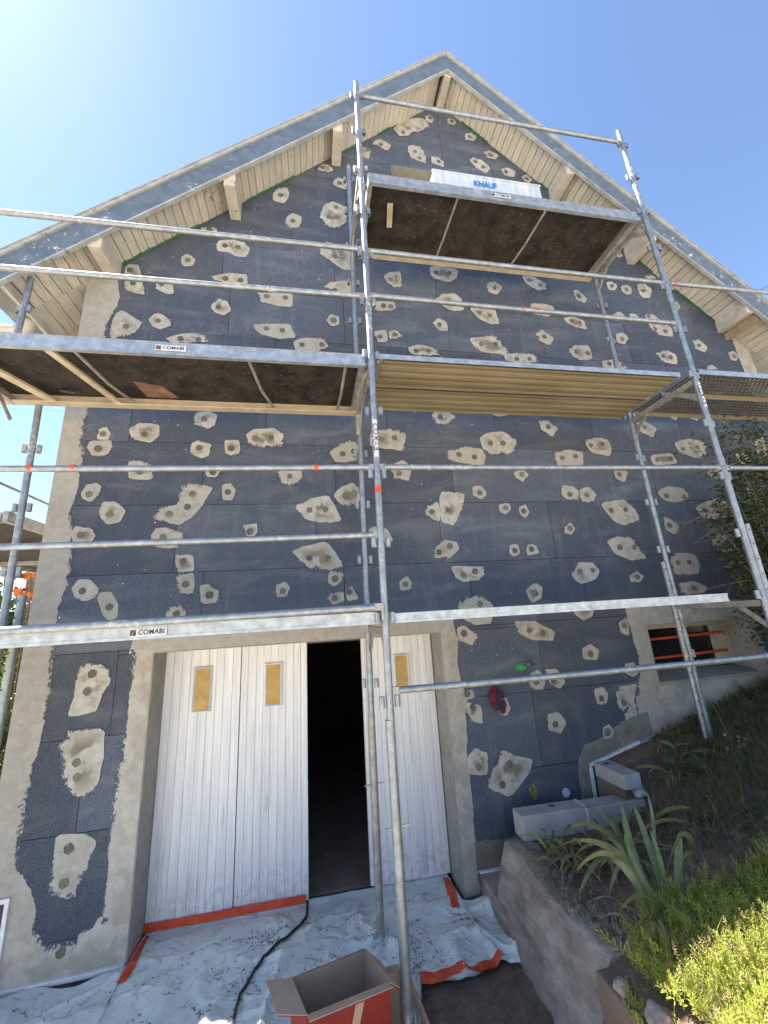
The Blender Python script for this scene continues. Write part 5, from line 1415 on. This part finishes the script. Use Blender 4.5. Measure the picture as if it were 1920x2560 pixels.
# ================================================================ THINGS ON THE WALL
pp = thing('pipe_stub', 'grey pipe stub in green foam sticking out of the dark wall', 'pipe', (1.95, 0, 1.67))
part('pipe', MB().tube([(1.925, .06, 1.668), (1.965, -.10, 1.690)], .019, 14, caps=False), MAT['galv'], pp, smooth=True)
part('bore_shade', MB().tube([(1.935, -.01, 1.675), (1.9648, -.099, 1.6898)], .015, 12), MAT['dark'], pp)  # dark plug stands for the shaded inside of the pipe
mb = MB()
ico = bmesh.new(); bmesh.ops.create_icosphere(ico, subdivisions=3, radius=1)
for v in ico.verts:
    q = v.co*(1+.3*mnoise.noise(v.co*3)); mb.v.append((1.905+q.x*.055, -.002+q.y*.03, 1.66+q.z*.035))
mb.f = [tuple(v.index for v in f.verts) for f in ico.faces]; ico.free()
part('foam_collar', mb, MAT['green'], pp, smooth=True)

cl = thing('cloth_bundle', 'bunched red and navy cloth hanging on the wall by a beige cord', 'cloth', (1.61, -.04, 1.40))
def blob(cx_, cy, cz, sx, sy, sz, seed, fr=4, am=.35):
    b = bmesh.new(); bmesh.ops.create_icosphere(b, subdivisions=4, radius=1); mb = MB()
    for v in b.verts:
        p = v.co.copy(); k = 1+am*mnoise.noise(Vector((p.x*fr+seed, p.y*fr, p.z*fr*.6))) + am*.5*(1-abs(mnoise.noise(Vector((p.x*6+seed, p.y*6, p.z*2)))))-am*.3
        mb.v.append((cx_+p.x*sx*k, cy+p.y*sy*k, cz+p.z*sz*k))
    mb.f = [tuple(v.index for v in f.verts) for f in b.faces]; b.free(); return mb
part('red_cloth', blob(1.60, -.035, 1.425, .048, .032, .085, 3), MAT['redcloth'], cl, smooth=True)
part('navy_cloth', blob(1.624, -.055, 1.408, .044, .034, .085, 8), MAT['navycloth'], cl, smooth=True)
part('red_cloth', blob(1.645, -.05, 1.335, .026, .025, .04, 5), MAT['redcloth'], cl, smooth=True)
for i in range(3):
    part('check_stripe', MB().tube([(1.585, -.082, 1.375+i*.035), (1.61, -.090, 1.385+i*.035), (1.65, -.082, 1.372+i*.035)], .006, 6), MAT['redcloth'], cl, smooth=True)
part('cord', MB().tube([(1.60, -.01, 1.50), (1.625, -.06, 1.485), (1.645, -.075, 1.45), (1.655, -.075, 1.41)], .004, 6), MAT['strap'], cl, smooth=True)

# ================================================================ PLANTS
def ribbon(mb, pts, w, side, fold=.25):
    """strap leaf: three columns, V-folded, tapering to a tip"""
    pts = [Vector(p) for p in pts]; n = len(pts); base = len(mb.v)
    for i, p in enumerate(pts):
        d = (pts[min(i+1, n-1)]-pts[max(i-1, 0)]).normalized()
        s = (Vector(side)-d*Vector(side).dot(d)).normalized(); nn_ = s.cross(d)
        t = i/(n-1); wd = w*(.75+.5*t if t < .4 else .95*math.sqrt(max(0, 1-((t-.4)/.6)**2))+.0)*.5
        wd = max(wd, .0008)
        mb.v += [tuple(p-s*wd+nn_*wd*fold), tuple(p), tuple(p+s*wd+nn_*wd*fold)]
    for i in range(n-1):
        a = base+3*i
        mb.f += [(a, a+1, a+4, a+3), (a+1, a+2, a+5, a+4)]
def arc(base, tip, bow, n=10):
    base, tip = Vector(base), Vector(tip); out = []
    for i in range(n+1):
        t = i/n; p = base.lerp(tip, t); p = p + Vector(bow)*(4*t*(1-t)); out.append(p)
    return out

def droop_pts(b, ang, L, h, n=11):
    """rises, arches over and hangs"""
    d = Vector((math.cos(ang), math.sin(ang), 0)); out = []
    for i in range(n+1):
        t = i/n; out.append(Vector(b)+d*L*(t**1.15) + Vector((0, 0, h*(2.6*t-2.2*t*t*1.15))))
    return out
def iris(label, base, tips, dry=0, w=.034, grp='iris clumps on the bank', droop=0, dl=.36, dh=.16):
    t = thing('iris_plant', label, 'iris', base, grp)
    for tip, bow in tips:
        mb = MB(); b = Vector(base)+Vector((random.uniform(-.06, .06), random.uniform(-.05, .05), -.02))
        side = Vector((random.uniform(.6, 1), random.uniform(-.5, .3), random.uniform(-.2, .2)))
        dd = Vector(tip)-b
        if abs(dd.x) > abs(dd.z): side = Vector((.15, -.3, .9))
        P_ = arc(b, tip, bow, 12)
        wob = random.uniform(-.03, .03)
        P_ = [p+Vector((wob*math.sin(3*i/12), wob*.5*math.sin(5*i/12), 0)) for i, p in enumerate(P_)]
        ribbon(mb, P_, w*random.uniform(.75, 1.25), side)
        part('leaf', mb, MAT['iris'], t, smooth=True)
    for k in range(droop):
        mb = MB(); b = Vector(base)+Vector((random.uniform(-.12, .12), random.uniform(-.10, .10), -.01)); an = random.uniform(0, 6.28)
        P_ = droop_pts(b, an, dl*random.uniform(.6, 1.2), dh*random.uniform(.5, 1.3))
        ribbon(mb, P_, w*random.uniform(.5, 1.0), (-math.sin(an), math.cos(an), random.uniform(-.4, .4)), random.uniform(.1, .7))
        dr = random.random() < .38
        part('dry_leaf' if dr else 'leaf', mb, MAT['irisdry' if dr else 'iris'], t, smooth=True)
    for k in range(dry):
        mb = MB(); b = Vector(base)+Vector((random.uniform(-.16, .16), random.uniform(-.12, .12), 0))
        a = random.uniform(0, 6.28); L = random.uniform(.12, .34)
        tip = b+Vector((L*math.cos(a), L*math.sin(a), random.uniform(-.02, .05)))
        ribbon(mb, arc(b, tip, (0, 0, random.uniform(.02, .08)), 7), w*.5, (random.uniform(-1, 1), random.uniform(-1, 1), .2), .6)
        part('dry_leaf', mb, MAT['irisdry'], t, smooth=True)
    return t
zb = .58
iris('tall upright iris clump with broad grey-green blades above the sunny sedum', (1.78, -1.36, .56), [
    ((1.93, -1.00, .96), (-.02, 0, .03)), ((2.02, -1.02, .92), (.02, 0, .03)), ((2.12, -1.02, .99), (.03, 0, .02)), ((1.80, -1.18, .86), (-.02, 0, .02)), ((1.86, -1.1, .90), (-.01, 0, .02)),
    ((2.20, -1.22, .74), (.06, 0, .20)), ((1.55, -1.02, .80), (.02, 0, .10)), ((1.45, -1.15, .72), (.02, 0, .17)), ((1.50, -1.40, .66), (0, 0, .10)), ((2.12, -1.25, .86), (.02, 0, .05)), ((1.58, -1.2, .74), (0, 0, .14)), ((1.70, -1.02, .80), (-.02, 0, .12)), ((1.94, -1.2, .88), (.0, 0, .03)), ((2.06, -1.30, .72), (.04, 0, .16)), ((1.62, -1.5, .68), (0, 0, .08))], 12, .036, droop=9, dl=.34, dh=.15)
iris('arching iris clump over the soil behind, one long blade reaching right', (2.02, -.86, .58), [
    ((2.52, -.92, .80), (0, 0, .09)), ((2.44, -.98, .74), (0, 0, .10)), ((1.70, -.76, .72), (0, 0, .10)), ((1.62, -.88, .62), (0, 0, .10)), ((1.86, -.66, .78), (0, 0, .10)), ((2.22, -.74, .74), (.04, 0, .10)), ((1.92, -.92, .72), (-.07, 0, .16)), ((1.78, -.98, .66), (-.03, 0, .12))], 14, .034, droop=16, dl=.40, dh=.13)
iris('sparse iris tuft drooping over the retaining wall top by the first block', (1.68, -.62, .50), [
    ((1.48, -.54, .60), (0, 0, .08)), ((1.44, -.72, .52), (0, 0, .09)), ((1.86, -.56, .60), (0, 0, .10)), ((1.56, -.74, .62), (0, 0, .09)), ((1.92, -.66, .58), (0, 0, .12)), ((1.60, -.50, .62), (0, 0, .06)), ((1.80, -.72, .56), (0, 0, .10))], 14, .026, droop=16, dl=.30, dh=.10)
iris('single fallen iris blades lying beside the upper concrete block', (3.00, -.36, .75), [((2.66, -.24, .80), (0, 0, .06)), ((2.72, -.34, .70), (0, .02, .05))], 22, .03, droop=6, dl=.3, dh=.06)
iris('dry iris remains beside the scaffold leg under the sloping wall edge', (3.22, -.26, .86), [((3.00, -.22, .96), (0, 0, .05))], 24, .03, droop=6, dl=.3, dh=.06)

def blades(name, mat, label, cat, pts, L, w, lean, kind='stuff', seg=3):
    """many grass blades as one mesh: pts (n,3)"""
    n = len(pts); pts = np.asarray(pts); a = rng.uniform(0, 6.283, n); Ls = L*rng.uniform(.5, 1.3, n)
    ln = lean*rng.uniform(.2, 1.4, n)
    dirx, diry = np.cos(a), np.sin(a); b = a + rng.uniform(1.0, 2.1, n); sx, sy = np.cos(b), np.sin(b)
    V = []; 
    for i in range(seg+1):
        t = i/seg; ww = w*(1-t**1.5)*.5 + .0004
        px = pts[:, 0]+dirx*Ls*ln*t**1.7; py = pts[:, 1]+diry*Ls*ln*t**1.7; pz = pts[:, 2]+Ls*(t - .35*ln*t*t)
        V.append(np.stack([px-sx*ww, py-sy*ww, pz], 1)); V.append(np.stack([px+sx*ww, py+sy*ww, pz], 1))
    k = 2*(seg+1); V = np.stack(V, 1).reshape(-1, 3)
    base = np.arange(n)[:, None]*k
    F = np.concatenate([base+np.array([[2*i, 2*i+1, 2*i+3, 2*i+2]]) for i in range(seg)], 0)
    o = link(name, np_mesh(name, V, F), mat); return tag(o, label, cat, kind=kind)

def hg(x, y): return hgarden(x, y)+.018*mnoise.noise(Vector((x*7, y*7, 1)))+.012*mnoise.noise(Vector((x*16, y*16, 4)))
pts = []
while len(pts) < 16000:
    x = random.uniform(2.0, 6.4); y = random.uniform(-2.6, -.03)
    d = mnoise.noise(Vector((x*1.6, y*1.6, 12)))*.5+.5
    k = min(1, max(0, (x-2.45-.35*(y+.9)*(1 if y > -.9 else -1))/.5))
    if y > -.35 and x < 3.2: k *= .12
    if y < -1.35: k = max(0, min(1, (x-2.1)/.3))
    if random.random() < k*(.25+.75*d): pts.append((x, y, hg(x, y)-.005))
blades('grass', MAT['grass'], 'tangled dark grass and weeds in shade on the bank', 'grass', pts, .17, .0055, 1.0)
pts = []
while len(pts) < 2600:
    x = random.uniform(2.0, 5.0); y = random.uniform(-2.0, -.05)
    if random.random() < .9: pts.append((x, y, hg(x, y)))
blades('dry_grass', MAT['irisdry'], 'pale dry stalks lying among the dark grass', 'dry grass', pts, .20, .0035, 1.3)

wv = []
while len(wv) < 900:
    x = random.uniform(2.3, 5.2); y = random.uniform(-1.9, -.06)
    if y > -.4 and x < 2.9: continue
    if mnoise.noise(Vector((x*2.2, y*2.2, 71))) > -.1: wv.append((x, y, hg(x, y)+random.uniform(.01, .07)))
_n = len(wv); _a = rng.uniform(0, 6.283, _n*4); _p = np.repeat(np.array(wv), 4, 0); _L = rng.uniform(.018, .05, _n*4)[:, None]
_d = np.stack([np.cos(_a), np.sin(_a), rng.uniform(.1, .9, _n*4)], 1); _s = np.stack([-np.sin(_a), np.cos(_a), np.zeros(_n*4)], 1)
_V = np.stack([_p, _p+_d*_L*.5+_s*_L*.32, _p+_d*_L, _p+_d*_L*.5-_s*_L*.32], 1).reshape(-1, 3); _b = np.arange(_n*4)[:, None]*4
o = link('ground_cover', np_mesh('ground_cover', _V, np.concatenate([_b+np.array([[0, 1, 2]]), _b+np.array([[0, 2, 3]])], 0)), MAT['weed']); tag(o, 'small leaved weeds growing through the shaded grass', 'weeds', kind='stuff')

# sedum: sprigs of small fleshy leaves
def sprig_mesh(nl=20, h=.085, ll=.019):
    V, F = [], []
    for i in range(nl):
        t = i/nl; a = i*2.4; z = h*(.25+.75*t); L = ll*(1.15-.5*t); el = .35+.75*t
        d = np.array([math.cos(a)*math.cos(el), math.sin(a)*math.cos(el), math.sin(el)]); s = np.array([-math.sin(a), math.cos(a), 0.0])
        u = np.cross(d, s)
        p = np.array([0, 0, z]); n = len(V)
        V += [p, p+d*L*.55+s*L*.13, p+d*L, p+d*L*.55-s*L*.13, p+d*L*.5+u*L*.12]
        F += [(n, n+1, n+4), (n+1, n+2, n+4), (n+2, n+3, n+4), (n+3, n, n+4)]
    return np.array(V), np.array(F)
def scatter(SV, SF, pts, scale, tilt):
    n = len(pts); out = []
    for i in range(n):
        a = rng.uniform(0, 6.283); c, s = math.cos(a), math.sin(a)
        tx, ty = rng.normal(0, tilt), rng.normal(0, tilt); k = scale*rng.uniform(.6, 1.35)
        R_ = np.array([[c, -s, tx], [s, c, ty], [-tx*c-ty*s, tx*s-ty*c, 1]])
        out.append(SV@R_.T*k + pts[i])
    V = np.concatenate(out, 0); F = (SF[None]+np.arange(n)[:, None, None]*len(SV)).reshape(-1, 3)
    return V, F
def sed_top(x, y):
    return hg(x, y)+.06+.09*(mnoise.noise(Vector((x*4, y*4, 40)))*.5+.5)
pts = []
while len(pts) < 7500:
    x = random.uniform(1.34, 3.2); y = random.uniform(-2.75, -1.28)
    lim = -1.45 - .10*math.sin(x*6) + .05*mnoise.noise(Vector((x*5, y*5, 2))) + (.07 if x > 2.0 else 0)
    if y > lim: continue
    if x < 1.42 and random.random() < .5: continue
    zt = sed_top(max(x, 1.46), y) if x > 1.44 else .44+.05*random.random()
    pts.append((x, y, zt-.05+random.uniform(-.02, .02)))
SV, SF = sprig_mesh()
V, F = scatter(SV, SF, np.array(pts), 1.0, .35)
o = link('sedum_mat', np_mesh('sedum_mat', V, F), MAT['sedum']); tag(o, 'bright yellow-green sedum mat catching the sun in the lower right corner', 'sedum', kind='stuff')
sub = [p for p in pts if mnoise.noise(Vector((p[0]*3.2, p[1]*3.2, 60))) > .12 or p[0] < 1.58]
sub = [sub[i] for i in rng.permutation(len(sub))[:1100]]
SV2, SF2 = sprig_mesh(14, .11, .010); SV2[:, 2] = SV2[:, 2]*.35+.075
V, F = scatter(SV2, SF2, np.array(sub), 1.0, .3)
o = link('sedum_seed_heads', np_mesh('sedum_seed_heads', V, F), MAT['sedumdry']); tag(o, 'tan dried seed heads standing out of the sedum', 'seed heads', kind='stuff')
# sparse grass shoots in the sedum
pts2 = [(p[0], p[1], p[2]+.02) for p in pts if random.random() < .12]
blades('sedum_grass', MAT['sedum'], 'fine sunlit grass shoots pushing through the sedum', 'grass', pts2, .12, .004, .7)

# silver cushion on the wall edge
pts = []
while len(pts) < 420:
    x = random.uniform(1.40, 1.78); y = random.uniform(-1.30, -.72)
    if abs(x-1.52-.25*(-y-.95)) < .03+.09*random.random(): pts.append((x, y, max(.475, hg(x, y))-.012))
SV3, SF3 = sprig_mesh(9, .035, .016)
V, F = scatter(SV3, SF3, np.array(pts), 1.0, .8)
o = link('silver_cushion', np_mesh('silver_cushion', V, F), MAT['silver']); tag(o, 'dry silver-grey cushion plant spilling on the retaining wall edge', 'cushion plant', kind='stuff')
pts = []
while len(pts) < 1100:
    x = random.uniform(1.5, 3.0); y = random.uniform(-.95, -.35)
    pts.append((x, y, hg(x, y)+.001))
SV4 = np.array([[0, 0, 0], [.018, .006, .004], [.04, 0, .002], [.018, -.006, .005]]); SF4 = np.array([[0, 1, 2], [0, 2, 3]])
V, F = scatter(SV4, SF4, np.array(pts), .9, .4)
o = link('leaf_litter', np_mesh('leaf_litter', V, F), MAT['irisdry']); tag(o, 'scattered dry leaf litter on the bare soil', 'leaf litter', kind='stuff')

# broad weed and honesty pods near the scaffold leg
t = thing('broadleaf_weed', 'round-leaved weed growing below the scaffold leg', 'weed', (3.05, -.52, .83))
for (dx, dy, dz, r) in ((0, 0, .07, .075), (-.16, .10, .08, .06), (-.06, .18, .10, .055), (.12, .12, .06, .05)):
    mb = MB(); n = 14; c = Vector((3.05+dx, -.52+dy, .83+dz)); mb.v.append(tuple(c))
    for k in range(n):
        a = 6.283*k/n; rr = r*(1+.12*math.sin(3*a+dx*30)); mb.v.append((c.x+rr*math.cos(a), c.y+rr*.7*math.sin(a), c.z+.35*rr*math.sin(a)+.008*math.sin(5*a)))
    mb.f = [(0, 1+k, 1+(k+1) % n) for k in range(n)]
    part('leaf', mb, MAT['weed'], t, smooth=True)
    part('stem', MB().tube([tuple(c), (c.x*.5+3.05*.5, c.y*.5-.52*.5, c.z-.03), (3.05, -.52, .8)], .004, 6), MAT['weed'], t)
t = thing('honesty_plant', 'wispy plant with pale papery seed pods at the right edge', 'seed pod plant', (3.62, -.55, .95))
for k in range(13):
    c = Vector((3.50+random.uniform(-.16, .16), -.55+random.uniform(-.06, .06), 1.0+random.uniform(-.10, .12)))
    mb = MB(); n = 10; mb.v.append(tuple(c))
    tl = random.uniform(-.8, .8)
    for q in range(n):
        a = 6.283*q/n; u = .018*math.cos(a); v = .012*math.sin(a); mb.v.append((c.x+u*math.cos(tl)-v*math.sin(tl), c.y+.003*math.sin(2*a), c.z+u*math.sin(tl)+v*math.cos(tl)))
    mb.f = [(0, 1+q, 1+(q+1) % n) for q in range(n)]
    part('seed_pod', mb, MAT['pods'], t)
    part('stalk', MB().tube([tuple(c), tuple((c+Vector((3.62, -.55, .95)))/2+Vector((.03, 0, .02))), (3.62, -.55, .92)], .0016, 5), MAT['twig'], t)
for i, (x, y, z, s) in enumerate(((1.40, -1.72, .50, .05), (1.43, -1.92, .52, .06), (1.38, -1.52, .47, .035))):
    solo('stone', blob(x, y, z, s, s*1.1, s*.8, i*5+2, 1.6, .3), MAT['stone'], ['pinkish stone on the wall edge under the sedum, middle of three', 'largest pinkish stone on the wall edge, nearest the camera', 'smallest pinkish stone on the wall edge, farthest from the camera'][i], 'stone', (x, y, z-s*.7), 'pinkish stones edging the sedum', smooth=True)

# leaf clouds for shrubs
def leaf_cloud(centers, per, spread, L, w, seed=0):
    c = np.repeat(np.asarray(centers), per, 0); n = len(c)
    p = c + rng.normal(0, spread, (n, 3)); a = rng.uniform(0, 6.283, n); el = rng.uniform(-.7, .7, n)
    d = np.stack([np.cos(a)*np.cos(el), np.sin(a)*np.cos(el), np.sin(el)], 1)
    s = np.cross(d, rng.normal(0, 1, (n, 3))); s /= np.linalg.norm(s, axis=1)[:, None]+1e-9
    k = rng.uniform(.6, 1.3, n)[:, None]; L_ = L*k; W_ = w*k; up = np.cross(s, d)
    V = np.stack([p, p+d*L_*.5+s*W_*.5+up*W_*.15, p+d*L_, p+d*L_*.5-s*W_*.5+up*W_*.15], 1).reshape(-1, 3)
    b = np.arange(n)[:, None]*4
    F = np.concatenate([b+np.array([[0, 1, 2]]), b+np.array([[0, 2, 3]])], 0)
    return V, F
def shrub(name, label, cat, base, crown_c, rad, nb, per, L, w, mat, twmat='twig', group=None, spread=.045):
    t = thing(name, label, cat, base, group)
    cs = []; tw = MB()
    for i in range(nb):
        a = random.uniform(0, 6.283); zz_ = random.uniform(-1, 1); r = random.uniform(.35, 1.0)**.6
        q = Vector((math.cos(a)*math.sqrt(1-zz_*zz_)*rad[0], math.sin(a)*math.sqrt(1-zz_*zz_)*rad[1], zz_*rad[2]))*r
        q *= 1+.25*mnoise.noise(q*2.5)
        end = Vector(crown_c)+q; b = Vector(base); mid = b.lerp(end, .5)+Vector((random.uniform(-.1, .1), random.uniform(-.05, .05), .1))
        if i % 2 == 0: tw.tube([b, mid, end], .006, 5, rs=[.012, .006, .002])
        for k in range(3): cs.append(tuple(mid.lerp(end, .45+.3*k)+Vector((random.gauss(0, .03), random.gauss(0, .03), random.gauss(0, .03)))))
    part('branches', tw, MAT[twmat], t)
    V, F = leaf_cloud(cs, per, spread, L, w)
    o = link('foliage', np_mesh('foliage', V, F, base), MAT[mat], t); o["kind"] = 'stuff'
    return t
sh = shrub('shrub', 'dark thorny shrub with small leaves against the wall at the right edge', 'shrub', (4.65, -.60, 1.2), (4.50, -.62, 2.65), (.66, .32, 1.25), 360, 17, .05, .02, 'shrub', spread=.06)
tw = MB()
for (a, b) in (((4.4, -.7, 3.1), (3.45, -.62, 2.86)), ((4.5, -.7, 3.3), (3.7, -.6, 3.6)), ((4.5, -.7, 3.6), (3.95, -.7, 4.05)), ((4.4, -.65, 2.3), (3.55, -.55, 2.25)), ((4.4, -.6, 2.6), (3.75, -.55, 2.75)), ((4.6, -.6, 1.8), (3.8, -.55, 1.95)), ((4.5, -.6, 2.0), (3.9, -.6, 2.15)), ((4.4, -.65, 2.9), (3.6, -.6, 2.72))):
    P_ = arc(a, b, (0, 0, random.uniform(-.06, .08)), 6); tw.tube(P_, .004, 5, rs=[.006-.0007*i for i in range(7)])
    for q in P_[2:]:
        e = q+Vector((random.uniform(-.12, .02), random.uniform(-.03, .03), random.uniform(-.09, .09))); tw.tube([q, e], .0018, 4)
part('long_twigs', tw, MAT['twig'], sh)

# garden beyond the left corner
shrub('garden_bush', 'sunny yellow-green bush behind the lower left scaffold tube', 'bush', (-3.4, 1.9, 1.1), (-3.4, 1.9, 1.85), (.75, .5, .55), 90, 12, .085, .04, 'hedge', group='garden plants behind the house corner', spread=.07)
shrub('garden_bush', 'blue-green leafy bush with long leaves, left edge behind the tube', 'bush', (-4.4, 2.6, 1.1), (-4.35, 2.6, 2.35), (.6, .5, .75), 60, 9, .13, .055, 'hedge2', group='garden plants behind the house corner', spread=.09)
shrub('garden_bush', 'low sunlit shrub at the left edge beneath the lowest deck', 'bush', (-2.9, .8, .7), (-2.85, .85, 1.15), (.35, .35, .55), 70, 11, .06, .028, 'hedge', group='garden plants behind the house corner', spread=.05)
def flower(p, mat, label, s=.05):
    t = thing('flower', label, 'flower', p, 'flowers beyond the house corner')
    mb = MB()
    for k in range(7):
        a = 6.283*k/7+random.uniform(-.2, .2); d = Vector((math.cos(a), .5*math.sin(a), random.uniform(-.1, .9)*abs(math.sin(a*.5+.4)))).normalized()
        sd = d.cross(Vector((0, 1, .3))).normalized(); q = Vector(p); L = s*random.uniform(.9, 1.5); n = len(mb.v)
        mb.v += [tuple(q), tuple(q+d*L*.55+sd*L*.28), tuple(q+d*L), tuple(q+d*L*.55-sd*L*.28)]; mb.f += [(n, n+1, n+2), (n, n+2, n+3)]
    part('petals', mb, MAT[mat], t)
    part('stem', MB().tube([p, (p[0]+.03, p[1], p[2]-.3), (p[0]+.02, p[1]+.02, 1.2)], .007, 5), MAT['twig'], t)
flower((-3.10, 1.35, 2.86), 'orangeflower', 'orange red flower just left of the plastered house corner, upper one', .085)
flower((-3.13, 1.35, 2.66), 'orangeflower', 'orange flower cluster just below the upper one by the house corner', .10)
flower((-3.0, 1.30, 2.64), 'orangeflower', 'small orange flower touching the house corner', .055)
flower((-3.42, 1.45, 2.90), 'orangeflower', 'pale orange flower between tube and left edge', .07)
flower((-3.62, 1.45, 2.93), 'redflower', 'crimson flower at the very left edge', .10)
flower((-3.25, 1.45, 2.72), 'redflower', 'small crimson flower between the tube and the orange cluster', .06)

# utility pole and wires
up_ = thing('utility_pole', 'dark wooden utility pole with wires behind the plastered house corner', 'utility pole', (-9.35, 11.4, .6))
part('pole', MB().tube([(-9.35, 11.4, .5), (-9.35, 11.4, 4.82)], .12, 12), MAT['wood_pole'], up_, smooth=True)
for (dx, z, ex, ez) in ((0, 4.75, -20, 4.9), (0, 4.7, -22, 3.2), (.1, 4.4, -17, 2.2)):
    part('wire', MB().tube(arc((-9.35+dx, 11.4, z), (ex, 10, ez), (0, 0, -.25), 10), .012, 5), MAT['cable'], up_)
solo('overhead_wire', MB().tube(arc((9.0, 3.0, 8.6), (40, 10, 28), (0, 0, -.5), 10), .012, 5), MAT['cable'], 'thin overhead wire crossing the sky beside the right eave', 'wire', (9, 3, 8.6))
